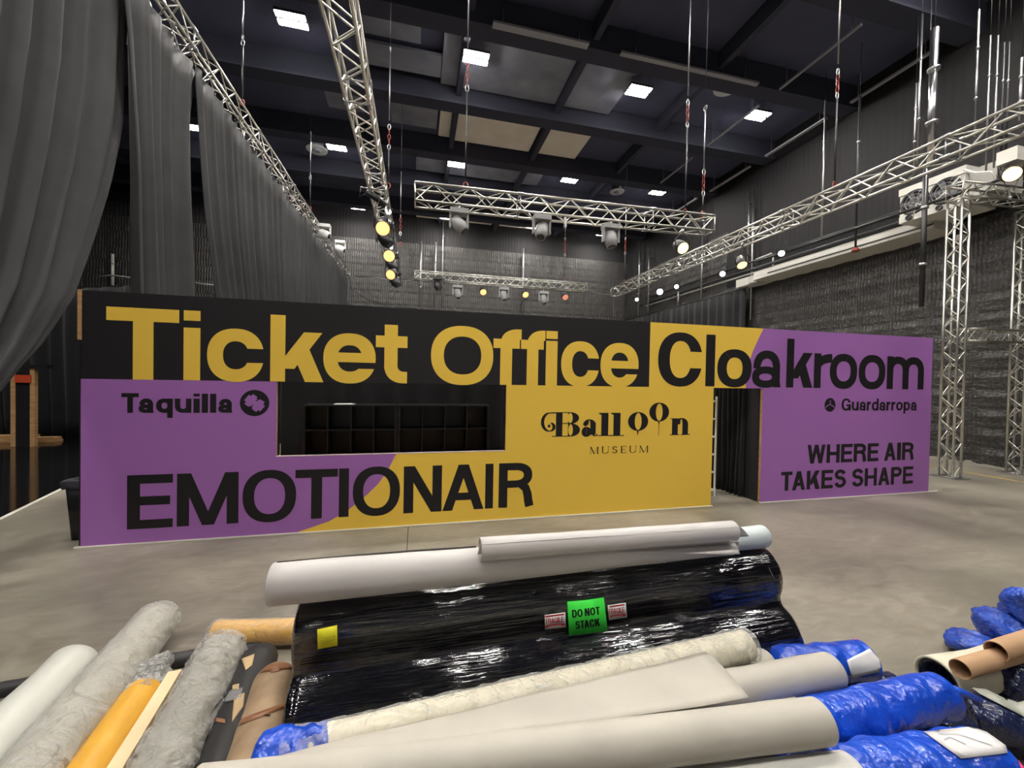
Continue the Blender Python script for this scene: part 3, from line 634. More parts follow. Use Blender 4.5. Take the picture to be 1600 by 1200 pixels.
# ================================================================== TRUSSES
def truss(name, p, q, size, pitch, label, grp=None, upv=(0, 0, 1), rc=.024, rb=.011, plates=True, roll=0):
    p = Vector(p); q = Vector(q); d = (q-p); L_ = d.length; d.normalize(); up = Vector(upv); s = d.cross(up).normalized(); u = s.cross(d).normalized()
    if roll: mr = Matrix.Rotation(roll, 3, d); s = mr @ s; u = mr @ u
    t = thing(name, label, 'truss', p, grp); h = size/2
    cs = [(-h, -h), (h, -h), (h, h), (-h, h)]
    C = lambda i, x: p+d*x+s*cs[i][0]+u*cs[i][1]
    for i in range(4): obj('chord', MB().tube(C(i, 0), C(i, L_), rc, 10), ALU, t)
    n = max(2, round(L_/pitch)); st = L_/n
    for f in range(4):
        a, b = f, (f+1) % 4
        for k in range(n):
            i, j = (a, b) if (k+f) % 2 else (b, a)
            bar('brace', C(i, st*k), C(j, st*(k+1)), rb, ALU, t)
    for x in (0.0, L_):
        m = MB()
        for f in range(4): m.tube(C(f, x), C((f+1) % 4, x), rb*1.3, 6)
        obj('end_frame', m, ALU, t)
    if plates:
        x = 2.0
        while x < L_-.5:
            m = MB()
            for i in range(4): m.tube(C(i, x-.06), C(i, x+.06), rc*1.45, 10)
            for f in range(4): m.tube(C(f, x), C((f+1) % 4, x), rb, 6)
            obj('coupler', m, STEEL, t); x += 2.9
    return t
T1X, T1Z, T2X, T2Z = -4.0, 7.86, -.95, 6.42
truss('truss', (T1X, 3.2, T1Z), (T1X, 24.4, T1Z-.06), .32, .34, 'leftmost long aluminium truss with the black drapes hung beneath it', rb=.013)
truss('truss', (T2X, 4.6, T2Z), (T2X, 19.2, T2Z), .34, .32, 'second long aluminium truss from the left, stage lights at its far end', rb=.013)
truss('truss', (-.09, 7.75, 5.46), (6.33, 7.75, 5.56), .33, .33, 'thick crosswise aluminium truss floating above the ticket wall')
truss('truss', (-.16, 17.2, 6.27), (7.5, 17.2, 6.3), .32, .33, 'small far crosswise aluminium truss with a row of hanging lights')
truss('truss', (8.2, 2.6, 5.83), (8.2, 15.75, 5.83), .32, .34, 'long aluminium truss along the right, rising to the top right corner')
tw = (11.76, 6.46)
truss('truss_tower', (tw[0], tw[1], .02), (tw[0], tw[1], 6.22), .25, .26, 'upright aluminium truss tower right of the purple wall', upv=(0, 1, 0), plates=False)
truss('truss_tower', (14.02, tw[1], .02), (14.02, tw[1], 6.25), .25, .26, 'second aluminium truss tower at the right photo edge', upv=(0, 1, 0), plates=False)
truss('truss_beam', (tw[0]+.17, tw[1], 3.22), (13.85, tw[1], 3.26), .27, .28, 'level truss beam joining the two towers at mid height', plates=False)
truss('truss_beam', (tw[0]-.15, tw[1], 6.42), (14.2, tw[1]-.1, 6.5), .3, .28, 'level truss beam lying across the tops of the towers', plates=False)
for x, y, l in ((tw[0], tw[1], 'steel base plate under the tower beside the purple wall'), (14.02, tw[1], 'steel base plate under the tower at the photo edge')):
    tag(obj('base_plate', MB().box((x-.24, y-.24, 0), (x+.24, y+.24, .012)).tube((x, y, .012), (x, y, .02), .03), STEEL), l, 'base plate')
# ------------------------------------------------------------------ rigging: steel cable, chain links, shackles
def hanger(x, y, z0, label, mid=None, chain=.6, ztop=ZC-.78, hook=True, grp='steel hangers with red shackles'):
    t = thing('rigging_hanger', label, 'rigging', (x, y, z0), grp)
    zm = z0+1.6 if mid is None else mid
    obj('cable', MB().tube((x, y, zm+chain/2), (x, y, ztop), .014, 6), STEEL, t)
    obj('lower_cable', MB().tube((x, y, z0+.18), (x, y, zm-chain/2), .016, 6), DARKM, t)
    n = int(chain/.12)
    if ztop < ZC-.8: obj('top_wire', MB().tube((x, y, ztop-.02), (x, y, ZC-.001), .006, 5), DARKM, t)
    else: obj('top_wire', MB().tube((x, y, ztop-.02), (x, y, ZC-.001), .012, 6), STEEL, t)
    for i in range(n): obj('chain_link', MB().torus((x, y, zm-chain/2+.06+.12*i), (1, 0, 0) if i % 2 else (0, 1, 0), .032, .010, 12, 5, sq=2.0), REDM if 0 < i < n-1 else STEEL, t)
    obj('shackle', MB().torus((x, y, z0+.10), (0, 1, 0), .042, .013, 12, 6, sq=1.6), REDM, t)
    obj('top_hook', MB().torus((x, y, ztop-.05), (1, 0, 0), .05, .014, 10, 5), STEEL, t)
    return t
hanger(.85, 7.75, 5.65, 'hanger holding the left end of the thick crosswise truss', 7.95, .8)
hanger(5.7, 7.75, 5.70, 'hanger holding the right end of the thick crosswise truss', 8.0, .7)
h2 = atx(1097, 340, 6.15)
hanger(6.15, 7.75, 5.70, 'short hanger at the very right tip of the thick crosswise truss', 6.5, .6, 8.2)
hanger(8.2, 6.45, 6.02, 'long hanger over the right truss, near the photo top', 8.2, .7)
hanger(6.45, 17.2, 6.48, 'hanger of the small far truss, near its right end', 8.1, .9, 9.4)
hanger(8.2, 14.9, 6.0, 'hanger of the right truss at its far end', 7.6, .8, 9.2)
hanger(T2X+.2, 10.2, T2Z+.16, 'hanger on the second long truss, beside its bright tip', 7.9, .7, 10.0)
hanger(T2X+.3, 14.6, T2Z+.16, 'hanger rising above the cluster of stage lights', 7.4, .8, 9.2)
hanger(T1X+.1, 10.2, T1Z+.16, 'hanger on the leftmost truss, nearer one', 9.5, .24, 10.6)
hanger(T1X+.1, 16.0, T1Z+.16, 'hanger on the leftmost truss, farther one', 9.3, .24, 10.9)
# ------------------------------------------------------------------ pipes, rods and conduits
def rod(u, v0, v1, y, r, m, label, cat='pipe', cap=None, x=None, grp=None):
    """upright pipe seen at column u between rows v0 and v1, standing at room depth y (or at room side x)"""
    a = aty(u, v0, y) if x is None else atx(u, v0, x); b = aty(u, v1, a.y); wall = a.x > 13.9 or a.y > 24.5
    t = thing('pipe', label, cat, (a.x, a.y, b.z), grp)
    obj('tube', MB().tube((a.x, a.y, b.z), (a.x, a.y, min(a.z, ZC-.02)), r, 10), m, t)
    n = MB()
    for f in (.3, .7): n.tube((a.x, a.y, b.z+(a.z-b.z)*f-.03), (a.x, a.y, b.z+(a.z-b.z)*f+.03), r*1.5, 10)
    obj('clamp', n, STEEL, t)
    if wall:
        for f in (.15, .85):
            zz = b.z+(min(a.z, ZC)-b.z)*f
            obj('wall_bracket', MB().box((a.x-.02, a.y-.02, zz-.02), (X1-.001, a.y+.02, zz+.02)) if a.x > 13.9 else MB().box((a.x-.02, a.y-.02, zz-.02), (a.x+.02, Y1-.001, zz+.02)), DARKM, t)
    elif a.z < ZC-.05: obj('suspension_wire', MB().tube((a.x, a.y, a.z), (a.x, a.y, ZC-.001), .007, 5), DARKM, t)
    if cap: obj('end_cap', MB().lathe((a.x, a.y, b.z-.12), (0, 0, 1), [(0, .09), (.05, .10), (.12, .05)], 12), cap, t)
    return t
rod(1290, 157, 372, None, .03, STEEL, 'upright galvanised pipe passing behind the right truss at mid length', x=12.6)
rod(1344, 150, 388, None, .028, DARKM, 'upright dark pipe ending in an orange cap beside the grey duct', cap=REDM, x=12.6)
rod(1432, 130, 262, None, .018, STEEL, 'thin rod just left of the thick shiny pole', 'rod', x=12.2)
rod(1441, 22, 258, None, .022, STEEL, 'long thin rod beside the thick shiny pole', 'rod', x=11.9)
rod(1461, 45, 256, None, .075, mat('lit galvanised pole', (215, 215, 218), .22, 1), 'thick shiny pole at the upper right, its upper part coloured as lit', 'pole', x=11.4)  # upper part of one pole, its lit look set in the colour
rod(1447, 258, 480, None, .05, DARKM, 'lower part of the thick pole, coloured black for shade, beside the fan unit', 'pole', x=11.6)  # lower part of that pole, its shade put in as black
rod(1530, 15, 215, None, .02, STEEL, 'thin rod right of the thick shiny pole', 'rod', x=12.0)
rod(1548, 55, 268, None, .018, STEEL, 'left one of the four close thin rods', 'rod', x=12.6, grp='close thin rods at upper right')
rod(1560, 55, 264, None, .018, STEEL, 'second of the four close thin rods', 'rod', x=12.6, grp='close thin rods at upper right')
rod(1570, 65, 270, None, .016, DARKM, 'third, darker of the four close thin rods', 'rod', x=12.6, grp='close thin rods at upper right')
rod(1578, 65, 270, None, .016, DARKM, 'fourth of the four close thin rods', 'rod', x=12.6, grp='close thin rods at upper right')
rod(1597, 90, 190, None, .025, STEEL, 'rod at the right photo border above the truss', 'rod', x=12.0)
rod(1178, 296, 500, None, .035, STEEL, 'tall conduit on the right wall at the near edge of the black drape', 'pipe', x=14.2)
rod(1171, 300, 420, None, .03, STEEL, 'tall conduit on the right wall just behind another one', 'pipe', x=14.2)
rod(1000, 378, 494, 23.6, .06, STEEL, 'pale conduit on the back wall, in the right corner', 'pipe')
rod(1015, 388, 490, None, .05, STEEL, 'pale conduit just right of the hall corner', 'pipe', x=14.1)
rod(1060, 455, 478, None, .05, STEEL, 'short pale conduit low on the far right wall', 'pipe', x=14.1)
rod(1098, 365, 470, None, .04, STEEL, 'pale conduit on the right wall behind the right truss', 'pipe', x=14.1)
rod(658, 376, 480, 25.3, .055, STEEL, 'left upright of the pipe frame on the back wall', 'pipe')
rod(681, 378, 482, 25.3, .055, STEEL, 'right upright of the pipe frame on the back wall', 'pipe')
rod(818, 388, 489, 25.3, .06, STEEL, 'lone pale conduit on the middle of the back wall', 'pipe')
rod(693, 322, 480, 25.2, .04, STEEL, 'thin pale cable pipe just right of the pipe frame', 'pipe')
rod(176, 397, 446, 25.4, .07, GREYP, 'short pale conduit on the back wall between the first two drapes', 'pipe')
def run(pts, r, m, label, name='pipe_run', cat='pipe', grp=None, n=8):
    mb = MB().path(pts, r, n); return tag(obj(name, mb, m), label, cat, grp)
for zz, xx, r_, l in ((7.35, 14.2, .05, 'uppermost'), (7.0, 14.15, .06, 'middle'), (6.85, 14.2, .035, 'lowest')):
    run([(xx, 6.5, zz), (xx, 23, zz)], r_, DARKM if r_ != .035 else GREYP, l+' of the three level pipes on the right wall')
run([(12.6, 5.2, 6.7), (12.6, 12.9, 6.7)], .04, DARKM, 'black level pipe in front of the fan unit')
a = aty(560, 300, 14); 
run([atx(545, 432, -4.0), aty(560, 436, 22), aty(590, 434, 21), aty(625, 440, 19), aty(648, 437, 17.3)], .02, mat('grey cable', (110, 110, 112), .5), 'grey cable sagging from the left truss end to the small far truss', 'cable', 'cable')
run([atx(545, 432, -3.95), aty(550, 452, 23.8), aty(575, 468, 24.4), aty(610, 478, 25), aty(650, 482, 25.3)], .03, DARKM, 'dark cable running down the back wall from the left truss end', 'cable', 'cable')
run([aty(918, 452, 17.3), aty(930, 458, 17.6), aty(963, 462, 15.6)], .012, mat('grey cable', (110, 110, 112), .5), 'thin cable between the small far truss and the right truss', 'cable', 'cable')
run([aty(150, 432, 25.3), aty(176, 430, 25.3), aty(208, 434, 25.3)], .03, mat('pale cable', (150, 150, 148), .5), 'pale cable on the back wall between the first two drapes', 'cable', 'cable')
run([aty(296, 440, 25.3), aty(320, 444, 25.3), aty(344, 446, 25.3)], .03, mat('pale cable', (150, 150, 148), .5), 'pale cable on the back wall between second and third drape', 'cable', 'cable')
# ------------------------------------------------------------------ grey duct along the right wall
t = thing('wall_duct', 'long pale grey duct with a stubby box end on the right wall', 'duct', (14.0, 11, 6.26))
DW = mat('pale grey duct', (190, 188, 182), .5, var=.08, vscale=2)
obj('duct_body', MB().add([(13.55, 7.95, 6.36), (14.37, 7.95, 6.26), (14.37, 7.95, 6.62), (13.55, 7.95, 6.62), (13.55, 13.9, 6.32), (14.37, 13.9, 6.26), (14.37, 13.9, 6.62), (13.55, 13.9, 6.62)],
    [(0, 1, 2, 3), (7, 6, 5, 4), (0, 4, 5, 1), (3, 2, 6, 7), (0, 3, 7, 4), (1, 5, 6, 2)]), DW, t)
obj('end_box', MB().box((13.7, 13.902, 6.25), (14.36, 15.0, 6.58)), DW, t)
obj('grille', MB().box((13.66, 14.0, 6.28), (13.698, 14.3, 6.55)), GREYP, t, 'small grey grille')
obj('dark_seam', MB().box((13.52, 7.95, 6.44), (13.549, 13.2, 6.465)), DARKM, t, 'dark rail along the duct')
tag(obj('wall_box', MB().box((14.15, 7.7, 6.0), (14.37, 7.85, 6.16)), WHITE), 'tiny white box on the right wall below the duct', 'box')
run([atx(1180, 412, 14.2), atx(1182, 405, 14.2), atx(1205, 396, 14.2), atx(1208, 400, 14.2), atx(1208, 418, 14.2)], .035, GREYP, 'bent pale pipe above the stubby end of the duct')
# ------------------------------------------------------------------ twin-fan heater unit
FX = 13.0
fa, fb = atx(1407, 300, FX), atx(1507, 270, FX); fc = atx(1407, 350, FX)
t = thing('fan_heater', 'white wall heater unit with two round black fans', 'fan heater', (FX+.5, (fa.y+fb.y)/2, fc.z))
ya, yb, za, zb = fb.y-.02, fa.y, fc.z, fa.z+.02
obj('casing', MB().box((FX, ya, za+.18), (FX+1.1, yb, zb-.16)).box((FX-.03, ya-.02, zb-.158), (FX+1.12, yb+.02, zb+.03)).box((FX-.02, ya, za), (FX+1.1, yb, za+.178)), mat('heater enamel', (205, 203, 196), .45), t)
obj('side_box', MB().box((FX+.1, ya-.5, za+.15), (FX+1.0, ya-.022, zb-.1)), GREYP, t, 'grey service box on the right side')
zc = (za+zb)/2+.02; fr = (yb-ya)*.225
for yc in (ya+(yb-ya)*.27, ya+(yb-ya)*.75):
    rg = obj('fan_ring', MB().torus((FX-.015, yc, zc), (1, 0, 0), fr, .03, 28, 6), DARKM, t)
    fd = MB().lathe((FX-.004, yc, zc), (-1, 0, 0), [(0, fr*.97), (.003, fr*.97)], 28)
    obj('opening_shade', fd, mat('painted hollow shade', (24, 24, 26), .9), t)  # flat disc coloured dark for the shade inside the fan
    g = MB()
    for r_ in (.35, .65, .9): g.torus((FX-.05, yc, zc), (1, 0, 0), fr*r_, .005, 20, 4)
    for k in range(6): an = k*math.pi/3; g.tube((FX-.05, yc, zc), (FX-.05, yc+fr*math.cos(an), zc+fr*math.sin(an)), .005, 4)
    obj('guard', g, STEEL, rg)
    f = MB().lathe((FX-.008, yc, zc), (-1, 0, 0), [(0, fr*.25), (.03, fr*.22)], 14)
    for k in range(5):
        an = k*2*math.pi/5; e = Vector((0, math.cos(an), math.sin(an))); s_ = Vector((0, -math.sin(an), math.cos(an)))
        f.obox(Vector((FX-.022, yc, zc))+e*fr*.55, e*fr*.33, s_*fr*.2+Vector((-.01, 0, 0)), (.002, 0, 0))
    obj('fan_blades', f, mat('grey fan blades', (95, 95, 98), .5), rg)
    obj('pipe_stub', MB().lathe((FX-.021, yc+.1, za+.09), (-1, 0, 0), [(0, .07), (.05, .07), (.05, .045), (.03, .045)], 14), DARKM, t)
run([atx(1425, 345, 12.9), atx(1432, 318, 12.85), atx(1450, 322, 12.85), atx(1478, 300, 12.85), atx(1500, 275, 12.9)], .014, WHITE, 'white hose looping across the fan heater', 'hose', 'hose')
run([atx(1507, 265, 12.9), atx(1525, 270, 12.9), atx(1548, 268, 12.9), atx(1560, 285, 12.9), atx(1540, 300, 13.2)], .02, WHITE, 'pale hose leaving the top right of the fan heater', 'hose', 'hose')
# ------------------------------------------------------------------ stage lights
def par_can(c, d, label, lens=WARM, r=.11, ln=.3, hang=None, grp='stage par cans'):
    c = Vector(c); d = Vector(d).normalized(); t = thing('stage_light', label, 'stage light', c, grp)
    hz = c.z+.3 if hang is None else hang
    obj('can', MB().lathe(c, d, [(-ln, r*.5), (-ln*.85, r*.85), (-ln*.2, r), (ln*.2, r), (ln*.2, r*.93), (ln*.12, r*.9)], 18), DARKM, t)
    obj('lens', MB().lathe(c+d*(ln*.125), d, [(0, r*.9), (.012, r*.7), (.02, 0.001)], 18, cap=False), lens, t)
    s = d.cross(Vector((0, 0, 1))); s = s.normalized() if s.length > .1 else Vector((1, 0, 0))
    y = MB().path([c+s*(r+.02), c+s*(r+.03)+Vector((0, 0, r+.05)), Vector((c.x, c.y, hz-.06)), c-s*(r+.03)+Vector((0, 0, r+.05)), c-s*(r+.02)], .011, 5)
    obj('yoke', y, DARKM, t); obj('clamp', MB().tube((c.x, c.y, hz-.08), (c.x, c.y, hz), .03, 8).torus((c.x, c.y, hz+.02), (0, 1, 0), .035, .012, 10, 5), STEEL, t)
    return t
def moving_head(c, d, hz, label, m=FIXG, sc_=1.0, grp=None):
    c = Vector(c); d = Vector(d).normalized(); s = Vector((1, 0, 0)); t = thing('moving_head_light', label, 'stage light', c, grp); k = sc_
    obj('base', MB().box((c.x-.17*k, c.y-.11*k, c.z+.20*k), (c.x+.17*k, c.y+.11*k, c.z+.29*k)), m, t)
    obj('yoke', MB().box((c.x-.18*k, c.y-.05*k, c.z-.06*k), (c.x-.145*k, c.y+.05*k, c.z+.198*k)).box((c.x+.145*k, c.y-.05*k, c.z-.06*k), (c.x+.18*k, c.y+.05*k, c.z+.198*k)), m, t)
    hd = obj('head', MB().lathe(c, d, [(-.16*k, .06*k), (-.14*k, .115*k), (.05*k, .135*k), (.16*k, .10*k), (.17*k, .085*k)], 16), m, t)
    obj('front_lens', MB().lathe(c+d*.171*k, d, [(0, .08*k), (.012*k, .05*k)], 14), mat('dark glass', (40, 42, 50), .1), hd)
    obj('clamp', MB().tube((c.x, c.y, c.z+.29*k), (c.x, c.y, hz), .022, 8).torus((c.x, c.y, hz+.02), (1, 0, 0), .035, .012, 10, 5), STEEL, t)
    return t
P = lambda u, v, y: aty(u, v, y)
moving_head(P(717, 352, 7.585), (.6, -.3, -.75), 5.285, 'grey moving-head light under the left part of the crosswise truss', grp='moving heads under the crosswise truss')
moving_head(P(846, 361, 7.585), (-.2, -.35, -.8), 5.305, 'grey moving-head light under the middle of the crosswise truss', grp='moving heads under the crosswise truss')
moving_head(P(954, 374, 7.585), (.1, -.2, -1), 5.325, 'grey moving-head light under the right part of the crosswise truss', grp='moving heads under the crosswise truss')
par_can(P(1066, 387, 7.585), (-.10, -.7, -.45), 'par can shining amber under the right end of the crosswise truss', WARMH, .13, .3, 5.345)
tag(obj('hook_clamp', MB().box((P(883, 345, 7.585).x-.025, 7.56, 5.1), (P(883, 345, 7.585).x+.025, 7.61, 5.30)), STEEL), 'bare hook clamp under the crosswise truss', 'clamp')
for u, v, kind, l in ((684, 446, 'm', 'dark light first from the left under the small far truss'), (715, 459, 'g', 'pale moving-head light second from the left under the small far truss'), (755, 456, 'w', 'warm glowing light third from the left under the small far truss'),
    (787, 462, 'g', 'grey light at the middle of the small far truss'), (821, 460, 'w', 'warm glowing light right of the middle of the small far truss'), (849, 468, 'g', 'pale moving-head light right of the warm pair'), (883, 464, 'r', 'dim red-tinged light at the right end of the small far truss')):
    c = P(u, v, 17.04)
    if kind in 'mg': moving_head(c, (.2, -.3, -1), 6.09, l, FIXG if kind == 'g' else DARKM, 1.2, 'lights under the small far truss')
    else: par_can(c, (0, -.8, -.55), l, WARM if kind == 'w' else mat('dim red lens', (190, 110, 90), .4, emit=(1, .4, .25), estr=.6), .15, .3, 6.09, 'lights under the small far truss')
for u, v, y, d, ln_, r_, l in ((598, 357, 11.2, (.1, -1, -.35), WARM, .16, 'upper warm light of the cluster below the second truss'), (608, 400, 13.4, (.1, -1, -.3), WARM, .16, 'middle warm light of the cluster below the second truss'),
    (611, 429, 15.2, (-.3, -1, -.5), WARM, .15, 'lowest warm light of the cluster, turned aside'), (607, 331, 10.3, (.1, -1, -.45), COLD, .07, 'small cold white light at the tip of the second truss'), (611, 387, 12.6, (.2, -1, -.3), COLD, .05, 'tiny cold white light between the two warm ones')):
    c = atx(u, v, T2X+.17); par_can(c, d, l, ln_, r_, .32, T2Z-.20, 'lights below the second truss')
for u, v, y, l in ((602, 374, 12.2, 'black moving head between the two upper warm lights'), (613, 415, 14.3, 'black moving head between middle and lowest warm light'), (617, 440, 16.4, 'black moving head at the foot of the light cluster')):
    moving_head(atx(u, v, T2X+.17), (.5, -.4, -.7), T2Z-.20, l, DARKM, 1.15, 'lights below the second truss')
tag(obj('spot_fixture', MB().path([P(573, 300, 9.35), P(592, 312, 9.35), P(603, 322, 9.4)], .07, 10), DARKM), 'black tube spotlight slung under the tip of the second truss', 'stage light')
run([atx(584, 296, -1.1), P(564, 292, 9.3), P(561, 308, 9.3), P(572, 302, 9.35)], .012, DARKM, 'black cable loop beside the tip of the second truss', 'cable', 'cable')
for u, v, l in ((507, 366, 'nearer pale light clamped on the far part of the leftmost truss'), (532, 389, 'farther pale light clamped on the far part of the leftmost truss')):
    c = atx(u, v, T1X+.35); moving_head(c, (.6, -.2, -.3), c.z+.35, l, mat('pale fixture', (205, 205, 205), .45), 1.3, 'lights on the leftmost truss')
c = atx(303, 199, -3.75)
for u, v, r_, l in ((995, 468, .07, 'cold white spot first from the far end of the right truss'), (1031, 456, .11, 'largest cold white spot, second from the far end of the right truss'), (1057, 448, .07, 'small cold white spot, third from the far end of the right truss'),
    (1129, 428, .075, 'cold white spot at the middle of the right truss'), (1221, 396, .07, 'cold white spot nearest to the viewer on the right truss')):
    c = atx(u, v, 8.04); par_can(c, CAM-c, l, COLD, r_, .2, 5.63, 'cold white spots under the right truss')
c = atx(1159, 413, 8.04); par_can(c, (-.3, -.7, -.9), 'black par can with soft warm lens under the right truss', mat('soft warm lens', (235, 215, 170), .4, emit=(1, .8, .5), estr=1.2), .13, .28, 5.63)
c = P(1580, 272, 5.6); par_can(c, (-.6, -.55, -.35), 'par can glaring warm yellow at the right photo edge', WARMH, .15, .34, 5.95)
tag(obj('ballast_box', MB().box((c.x-.05, 5.5, c.z+.25), (c.x+.45, 5.8, c.z+.52)), WHITE), 'white box above the warm light at the right photo edge', 'box')
# ------------------------------------------------------------------ drapes under the leftmost truss
def drape(yt0, yt1, foot, ztop, zbot, n, amp, label, seed, m=DRAPE, x=T1X, power=1.0, zn=16):
    """foot(f) gives the two edge positions along the truss at drop fraction f"""
    rnd = random.Random(seed); k = n*10; am = [rnd.uniform(.55, 1.35) for _ in range(n+2)]; rs = []
    for j in range(zn+1):
        f = j/zn; z = ztop+(zbot-ztop)*f; e0, e1 = foot(f); row = []
        for i in range(k+1):
            t_ = i/k; ph = t_*n+.25*math.sin(9*t_+seed); q = int(t_*n)
            q2 = t_*n-q; amq = am[q]*(1-q2)+am[q+1]*q2
            g = max(.35, abs(e1-e0)/(yt1-yt0)); aa = 1.5*amp*amq*(.5+.5*f)*(1.35-.6*g)
            s = math.sin(2*math.pi*ph)+.35*math.sin(4*math.pi*ph+seed+2*t_)+.2*math.sin(1.3*math.pi*ph+3*f)
            row.append((x+aa*s+.05*math.sin(3*t_+4*f+seed), e0+(e1-e0)*t_+aa*.1*math.cos(2*math.pi*ph), z))
        rs.append(row)
    t = thing('stage_drape', label, 'drape', (x, (yt0+yt1)/2, 0), 'drapes under the leftmost truss')
    o = obj('cloth', MB().rings(rs, False, False), m, t); sm = o.modifiers.new('thickness', 'SOLIDIFY'); sm.thickness = .008
    b = MB()
    for i in range(int((yt1-yt0)/.3)): b.torus((x, yt0+.15+.3*i, ztop+.03), (1, 0, 0), .03, .006, 8, 4)
    obj('tie', b, DARKM, t)
    return t
def lerp(a, b, f): return a+(b-a)*f
def curve(pts):                                    # piecewise linear with smoothing
    def g(f):
        for (f0, v0), (f1, v1) in zip(pts, pts[1:]):
            if f <= f1: s = (f-f0)/(f1-f0); return lerp(v0, v1, s)
        return pts[-1][1]
    return g
zt = T1Z-.25
e1 = curve([(0, 6.86), (.28, 6.76), (.40, 6.52), (.52, 6.18), (.62, 5.85), (.70, 5.40), (.76, 4.95), (.86, 4.55), (1, 4.4)])
e0 = curve([(0, 3.2), (.3, 3.1), (1, 3.7)])
drape(3.2, 6.72, lambda f: (e0(f), e1(f)), zt, .02, 9, .085, 'nearest, widest black drape, swept aside at the left photo edge', 1, zn=26)
c0 = curve([(0, 6.42), (.12, 6.6), (.35, 6.85), (.6, 6.98), (1, 7.1)]); c1 = curve([(0, 8.62), (.12, 8.45), (.3, 8.36), (1, 8.3)])
drape(6.42, 8.6, lambda f: (c0(f), c1(f)), zt, .02, 5, .07, 'narrow black drape second from the left', 2)
c0b = curve([(0, 8.42), (.1, 8.55), (.3, 8.85), (.6, 9.5), (1, 10.2)]); c1b = curve([(0, 13.3), (1, 13.4)])
drape(8.45, 13.3, lambda f: (c0b(f), c1b(f)), zt, .02, 12, .08, 'black drape third from the left, its near edge pulled back', 3)
drape(13.35, 16.4, lambda f: (13.4, 16.4), zt, .02, 8, .07, 'black drape fourth from the left', 4)
drape(16.5, 24.2, lambda f: (16.5, 24.2), zt-.03, .02, 16, .08, 'farthest black drape, next to the back wall', 5)
# drape on the far right wall
folds('wall_drape', (14.05, 24.9, 0), (14.05, 14.8, 0), .02, 6.2, .09, 20, DRAPE2, 'black drape covering the far part of the right wall', 'drape', zn=8, seed=12)
tag(obj('drape_rail', MB().tube((14.05, 14.7, 6.25), (14.05, 25, 6.25), .03), DARKM), 'black rail carrying the drape on the far right wall', 'rail')
# ------------------------------------------------------------------ what stands beyond the drapes at the left
folds('back_drape', (-13.5, 16.5, 0), (-6.6, 13.0, 0), .02, 4.5, .09, 10, DRAPE2, 'dim black drape standing behind the left end of the ticket wall', 'drape', zn=8, seed=21, gather=.15)
t = thing('timber_stand', 'unfinished timber frame of two posts on the black floor', 'frame', (-9.6, 13.0, .02))
for u in (23, 53):
    p_ = aty(u, 688, 13.2); z_ = aty(u, 575, 13.2).z; obj('post', MB().box((p_.x-.05, 13.15, .02), (p_.x+.05, 13.25, z_)), WOOD, t)
pa, pb = aty(20, 575, 13.2), aty(60, 575, 13.2)
obj('header', MB().box((pa.x-.25, 13.1, pa.z), (pb.x+.25, 13.3, pa.z+.1)), DARKM, t)
obj('panel', MB().box((aty(26, 600, 13.2).x, 13.16, .02), (aty(50, 600, 13.2).x, 13.24, pa.z-.1)), mat('black board', (26, 26, 28), .5), t, 'black board between the posts')
s_ = aty(32, 592, 13.05); tag(obj('small_sign', MB().box((s_.x-.16, 13.10, s_.z-.10), (s_.x+.16, 13.13, s_.z+.10)), mat('orange red sign', (190, 70, 40), .5)), 'small orange-red sign hung on the timber frame', 'sign')
t = thing('plank_stack', 'low stack of pale timber planks lying on the black floor', 'planks', (-11, 14.1, .02))
for k, (ua, ub, z_) in enumerate(((-60, 95, .02), (-60, 92, .085), (-60, 60, .15))):
    a_ = atz(ua, 690, 0); b_ = atz(ub, 690, 0); obj('plank', MB().box((a_.x, 13.95+.02*k, z_), (b_.x, 14.2+.02*k, z_+.06)), WOOD, t)
a_ = aty(60, 640, 20); b_ = aty(109, 640, 20)
t = thing('timber_crate', 'reddish timber crate far off on the black floor', 'crate', ((a_.x+b_.x)/2, 20, .02))
ct = mat('reddish timber', (150, 92, 60), .7)
for k in range(3): obj('board', MB().box((a_.x, 20, .03+.19*k), (b_.x, 20.03, .19+.19*k)), ct, t)
obj('side', MB().box((a_.x, 20.031, .03), (a_.x+.04, 20.8, .57)).box((b_.x-.04, 20.031, .03), (b_.x, 20.8, .57)).box((a_.x+.04, 20.77, .03), (b_.x-.04, 20.8, .57)), ct, t)
# black bin behind the left end of the wall
bx_ = Vector((-3.94, 6.0, 0))
t = thing('waste_bin', 'tall black tapered bin with a liner at the left end of the ticket wall', 'bin', bx_)
n = 4
def sq(c, a, z, rr=.25):
    pts = []
    for qx, qy in ((1, 1), (-1, 1), (-1, -1), (1, -1)):
        for k_ in range(5):
            t0 = math.atan2(qy, qx)-math.pi/4+k_*math.pi/8; pts.append((c.x+qx*a*(1-rr)+a*rr*math.cos(t0), c.y+qy*a*(1-rr)+a*rr*math.sin(t0), z))
    return pts
obj('bin_body', MB().rings([sq(bx_, .115, .004), sq(bx_, .155, .70), sq(bx_, .14, .70), sq(bx_, .10, .05)], True, True), TRASH, t)
obj('rim', MB().rings([sq(bx_, .158, .67), sq(bx_, .168, .68), sq(bx_, .168, .72), sq(bx_, .145, .725), sq(bx_, .142, .67)], True, False), TRASH, t)
lr = []
for k_, (a_, z_) in enumerate(((.172, .64), (.176, .725), (.15, .74), (.13, .69), (.11, .5))):
    lr.append([Vector(p_)+Vector((.012*math.sin(i*1.9+k_), .012*math.cos(i*2.3+k_), .012*math.sin(i*2.7))) for i, p_ in enumerate(sq(bx_, a_, z_))])
obj('bin_liner', MB().rings(lr, True, False), mat('shiny liner', (60, 60, 66), .15), t)
